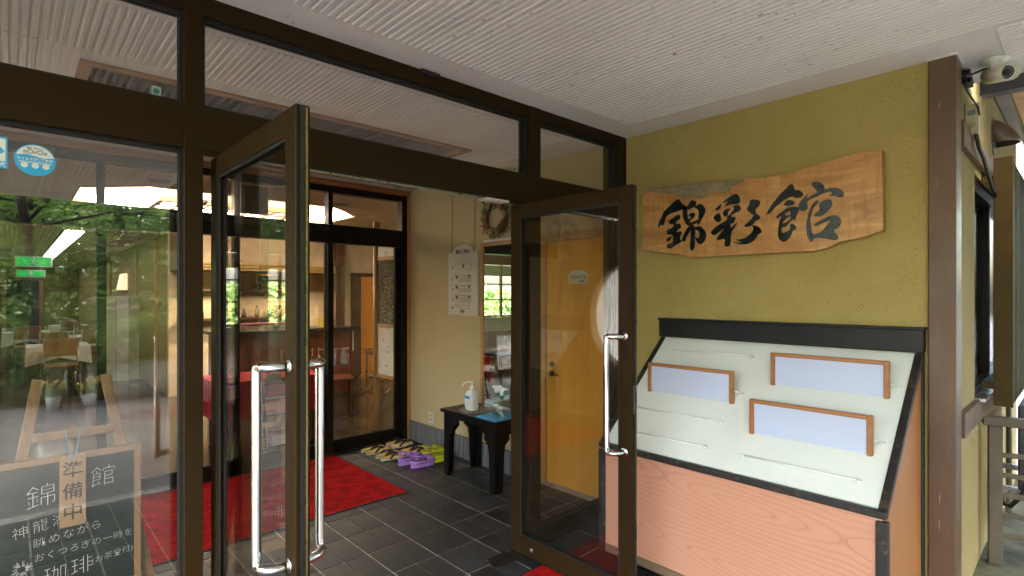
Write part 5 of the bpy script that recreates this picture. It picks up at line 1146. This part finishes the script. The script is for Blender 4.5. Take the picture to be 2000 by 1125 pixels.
def leaves(name, pts, size, mat, parent=None, seed=1, flat=.5, aspect=.45, loc=(0, 0, 0)):
    rng = np.random.default_rng(seed); n = len(pts); pts = np.asarray(pts)-np.array(base_of(parent) if parent else (0, 0, 0))
    d = rng.normal(size=(n, 3)); d[:, 2] *= flat; d /= np.linalg.norm(d, axis=1)[:, None]
    q = rng.normal(size=(n, 3)); s_ = np.cross(d, q); s_ /= np.linalg.norm(s_, axis=1)[:, None]
    L = size*rng.uniform(.6, 1.3, n)[:, None]; d = d*L; s_ = s_*L*aspect
    v = np.stack([pts-d*.5, pts+s_*.5, pts+d*.5, pts-s_*.5], 1).reshape(-1, 3)
    me = bpy.data.meshes.new(name); me.vertices.add(4*n); me.vertices.foreach_set('co', v.ravel().astype('f')); me.loops.add(4*n); me.loops.foreach_set('vertex_index', np.arange(4*n, dtype='i'))
    me.polygons.add(n); me.polygons.foreach_set('loop_start', np.arange(0, 4*n, 4, dtype='i')); me.update(calc_edges=True); me.materials.append(mat)
    o = bpy.data.objects.new(name, me); COL.objects.link(o); o.parent = parent; return o
def clumps(rng, c, r, nc, per, cr):
    cc_ = rng.normal(size=(nc, 3)); cc_ /= np.linalg.norm(cc_, axis=1)[:, None]; cc_ *= rng.uniform(.45, 1., nc)[:, None]**.6; cc_ = cc_*np.array(r)+np.array(c)
    return (cc_[:, None, :]+rng.normal(size=(nc, per, 3))*cr*np.array([1, 1, .55])).reshape(-1, 3)
bark = plain('tree_bark', (.07, .055, .04), .9, var=.4, scale=6, bump=.7, bscale=30, stretch=(1, 1, .3))
def tree(x, y, h, r, mat, lab, seed, n=150):
    z0 = hz(x, y)-.1; t = thing('forest_tree', lab, 'tree', (x, y, z0), 'trees across the road'); rng = np.random.default_rng(seed); g = G()
    g.tube([(x, y, z0), (x+.1, y, z0+h*.3), (x-.05, y+.1, z0+h*.6), (x+.05, y, z0+h*.9)], [.16, .12, .08, .03], 8)
    for k in range(7):
        a = rng.uniform(0, 6.28); zz = z0+h*rng.uniform(.3, .7); L = r*rng.uniform(.5, .9); g.tube([(x, y, zz), (x+L*.5*math.cos(a), y+L*.5*math.sin(a), zz+.3), (x+L*math.cos(a), y+L*math.sin(a), zz+.4)], [.06, .035, .012], 6)
    obj('trunk', g, bark, t)
    tag(leaves('crown', clumps(rng, (x, y, z0+h*.64), (r, r, h*.40), n, 42, .24), .15, mat, t, seed), kind='stuff'); return t
T = [(-1.2, -7.6, 4.3, 1.8, lf1, 'bright green maple across the road, left in the glass reflection'), (1.6, -8.6, 4.6, 1.9, lf2, 'dark tree across the road behind the hedge'), (4.2, -7.8, 4.2, 1.8, lf1, 'bright green maple across the road, right of the hedge'),
     (-4.6, -8.8, 5, 2.1, lf2, 'dark broad tree across the road, far left'), (7.4, -8.8, 5, 2.2, lf2, 'dark broad tree across the road, far right'), (-8.5, -8.8, 5, 2.2, lf1, 'pale green tree at the far left bend of the road')]
for k, (x, y, h, r, m, lb) in enumerate(T): tree(x, y, h, r, m, lb, 20+k)
# maple with low branches reaching over the road
mt = thing('maple_tree', 'young maple whose low sprays of leaves hang over the road', 'tree', (.2, -5.7, 0))
g = G().tube([(.2, -5.8, -.1), (.3, -5.6, 1.5), (.1, -5.2, 2.8), (.3, -4.6, 3.8)], [.09, .07, .05, .02], 8); rng = np.random.default_rng(4); P_ = []
for k in range(26):
    a = rng.uniform(0, 6.28); L = rng.uniform(.8, 2.3); b = Vector((.2, -5.3, rng.uniform(2.4, 3.6))); e = b+Vector((L*math.cos(a), L*.7*math.sin(a)+.3, rng.uniform(-.1, .5))); g.tube([b, (b+e)/2+Vector((0, 0, .15)), e], [.025, .015, .006], 5)
    for q in range(70): u = rng.uniform(.3, 1.08); P_.append(tuple(b+(e-b)*u+Vector(rng.normal(size=3))*Vector((1, 1, .3)).length*.10))
obj('trunk', g, bark, mt); tag(leaves('crown', P_, .11, lf1, mt, 3, .3, .6), kind='stuff')
rng = np.random.default_rng(8); n = 42000
X_ = rng.uniform(-16, 18, n); Y_ = -5.6-rng.uniform(0, 1, n)**1.3*10; Z_ = np.array([hz(a, b) for a, b in zip(X_, Y_)])+rng.uniform(0, .75, n)*np.clip((-Y_-5.5)*.8, .15, 1)
tag(leaves('undergrowth', np.stack([X_, Y_, Z_], 1), .2, lf2, None, 5), kind='stuff')
n = 26000; X_ = rng.uniform(-18, 20, n); Y_ = rng.uniform(-17, -12.5, n); Z_ = np.array([hz(a, b) for a, b in zip(X_, Y_)])+rng.uniform(0, 3.0, n)+rng.normal(size=n)*.4
tag(leaves('distant_wood', np.stack([X_, Y_, Z_], 1), .42, lf1, None, 6), kind='stuff')
n = 9000; X_ = rng.uniform(-12, 14, n); Y_ = rng.uniform(-6.3, -5.25, n); Z_ = rng.uniform(.02, .4, n)
tag(leaves('verge_grass', np.stack([X_, Y_, Z_], 1), .2, lf3, None, 7, 3., .12), kind='stuff')
def shrub(x, y, r, h, mat, lab, seed):
    t = thing('roadside_shrub', lab, 'shrub', (x, y, 0)); rng = np.random.default_rng(seed)
    obj('stems', G().tube([(x, y, -.05), (x+.05, y, h*.5), (x, y, h*.8)], [.03, .02, .01], 6).tube([(x, y, -.05), (x-.1, y+.05, h*.6)], [.02, .01], 6), bark, t)
    tag(leaves('foliage', clumps(rng, (x, y, h*.55), (r, r*.8, h*.42), 70, 60, .09), .075, mat, t, seed), kind='stuff')
shrub(1.52, -5.35, .5, 1.35, lf1, 'dense bright green bush on rocks at the roadside', 31); shrub(.6, -5.7, .5, 1.0, lf3, 'loose grassy bush left of the dense bush', 32); shrub(2.9, -5.7, .7, 1.1, lf2, 'dark low bush right of the dense bush', 33)
for k, (x, y, r) in enumerate(((1.3, -5.15, .25), (1.75, -5.1, .3), (1.55, -5.2, .22))):
    rng = np.random.default_rng(40+k); g = G().ell((x, y, .08), (r, r*.7, .2), 14, 9); g.v = [tuple(Vector(p)+Vector(rng.normal(size=3))*.012) for p in g.v]
    tag(obj('boulder', g, stn), ('left', 'right', 'middle')[k]+' grey boulder at the foot of the dense bush', 'boulder')
for k, (x, c, lb) in enumerate(((.42, (.7, .68, .65), 'white flower pot with yellow flowers at the roadside, left'), (.8, (.7, .68, .65), 'white flower pot with yellow flowers at the roadside, right'))):
    t = thing('flower_pot', lb, 'flower pot', (x, -4.9, 0)); obj('pot', G().lathe((x, -4.9, -.02), [(.06, 0), (.09, .17), (.08, .17)], 14), white_paint, t)
    g = G(); rnd = random.Random(50+k)
    for q in range(16): g.ell((x+rnd.uniform(-.12, .12), -4.9+rnd.uniform(-.1, .1), .22+rnd.uniform(0, .14)), (.022, .022, .018), 7, 5)
    obj('blossoms', g, plain('yellow_petal', (.7, .5, .05), .6), t)
    rng = np.random.default_rng(60+k); tag(leaves('leaves', np.array([x, -4.9, .2])+rng.normal(size=(160, 3))*.06, .06, lf1, t, 60+k), kind='stuff')
# bright ground added outside the round window, then the lounge window garden
struct('gravel_reflector', G().box(-9, 2.43, -.3, -1.16, 4.84, -.04).box(-9, -.4, -.3, -6.02, 4.84, -.045), plain('bounce_gravel', (.5, .5, .5), .9, var=.25, scale=30, bump=.6, bscale=60))  # unseen ground, added pale so the round window mirrors brightly
struct('garden_lawn', G().box(-16, 9.3, -.3, -.66, 40, -.05), plain('lawn', (.08, .13, .03), .9, var=.4, scale=3)); rng = np.random.default_rng(70); n = 26000
tag(leaves('garden_greenery', np.stack([rng.uniform(-15, -.9, n), rng.uniform(19, 23, n), rng.uniform(-.3, 1.9, n)], 1), .34, leafmat('daylit_garden_leaf', (.25, .42, .14), (.5, .62, .3)), None, 71), kind='stuff')  # leaf colour lightened to stand in for overexposed daylight
n = 5000; tag(leaves('left_greenery', np.stack([rng.uniform(-22, -16, n), rng.uniform(-3, 12, n), rng.uniform(-1.2, .8, n)], 1), .3, lf1, None, 72), kind='stuff')
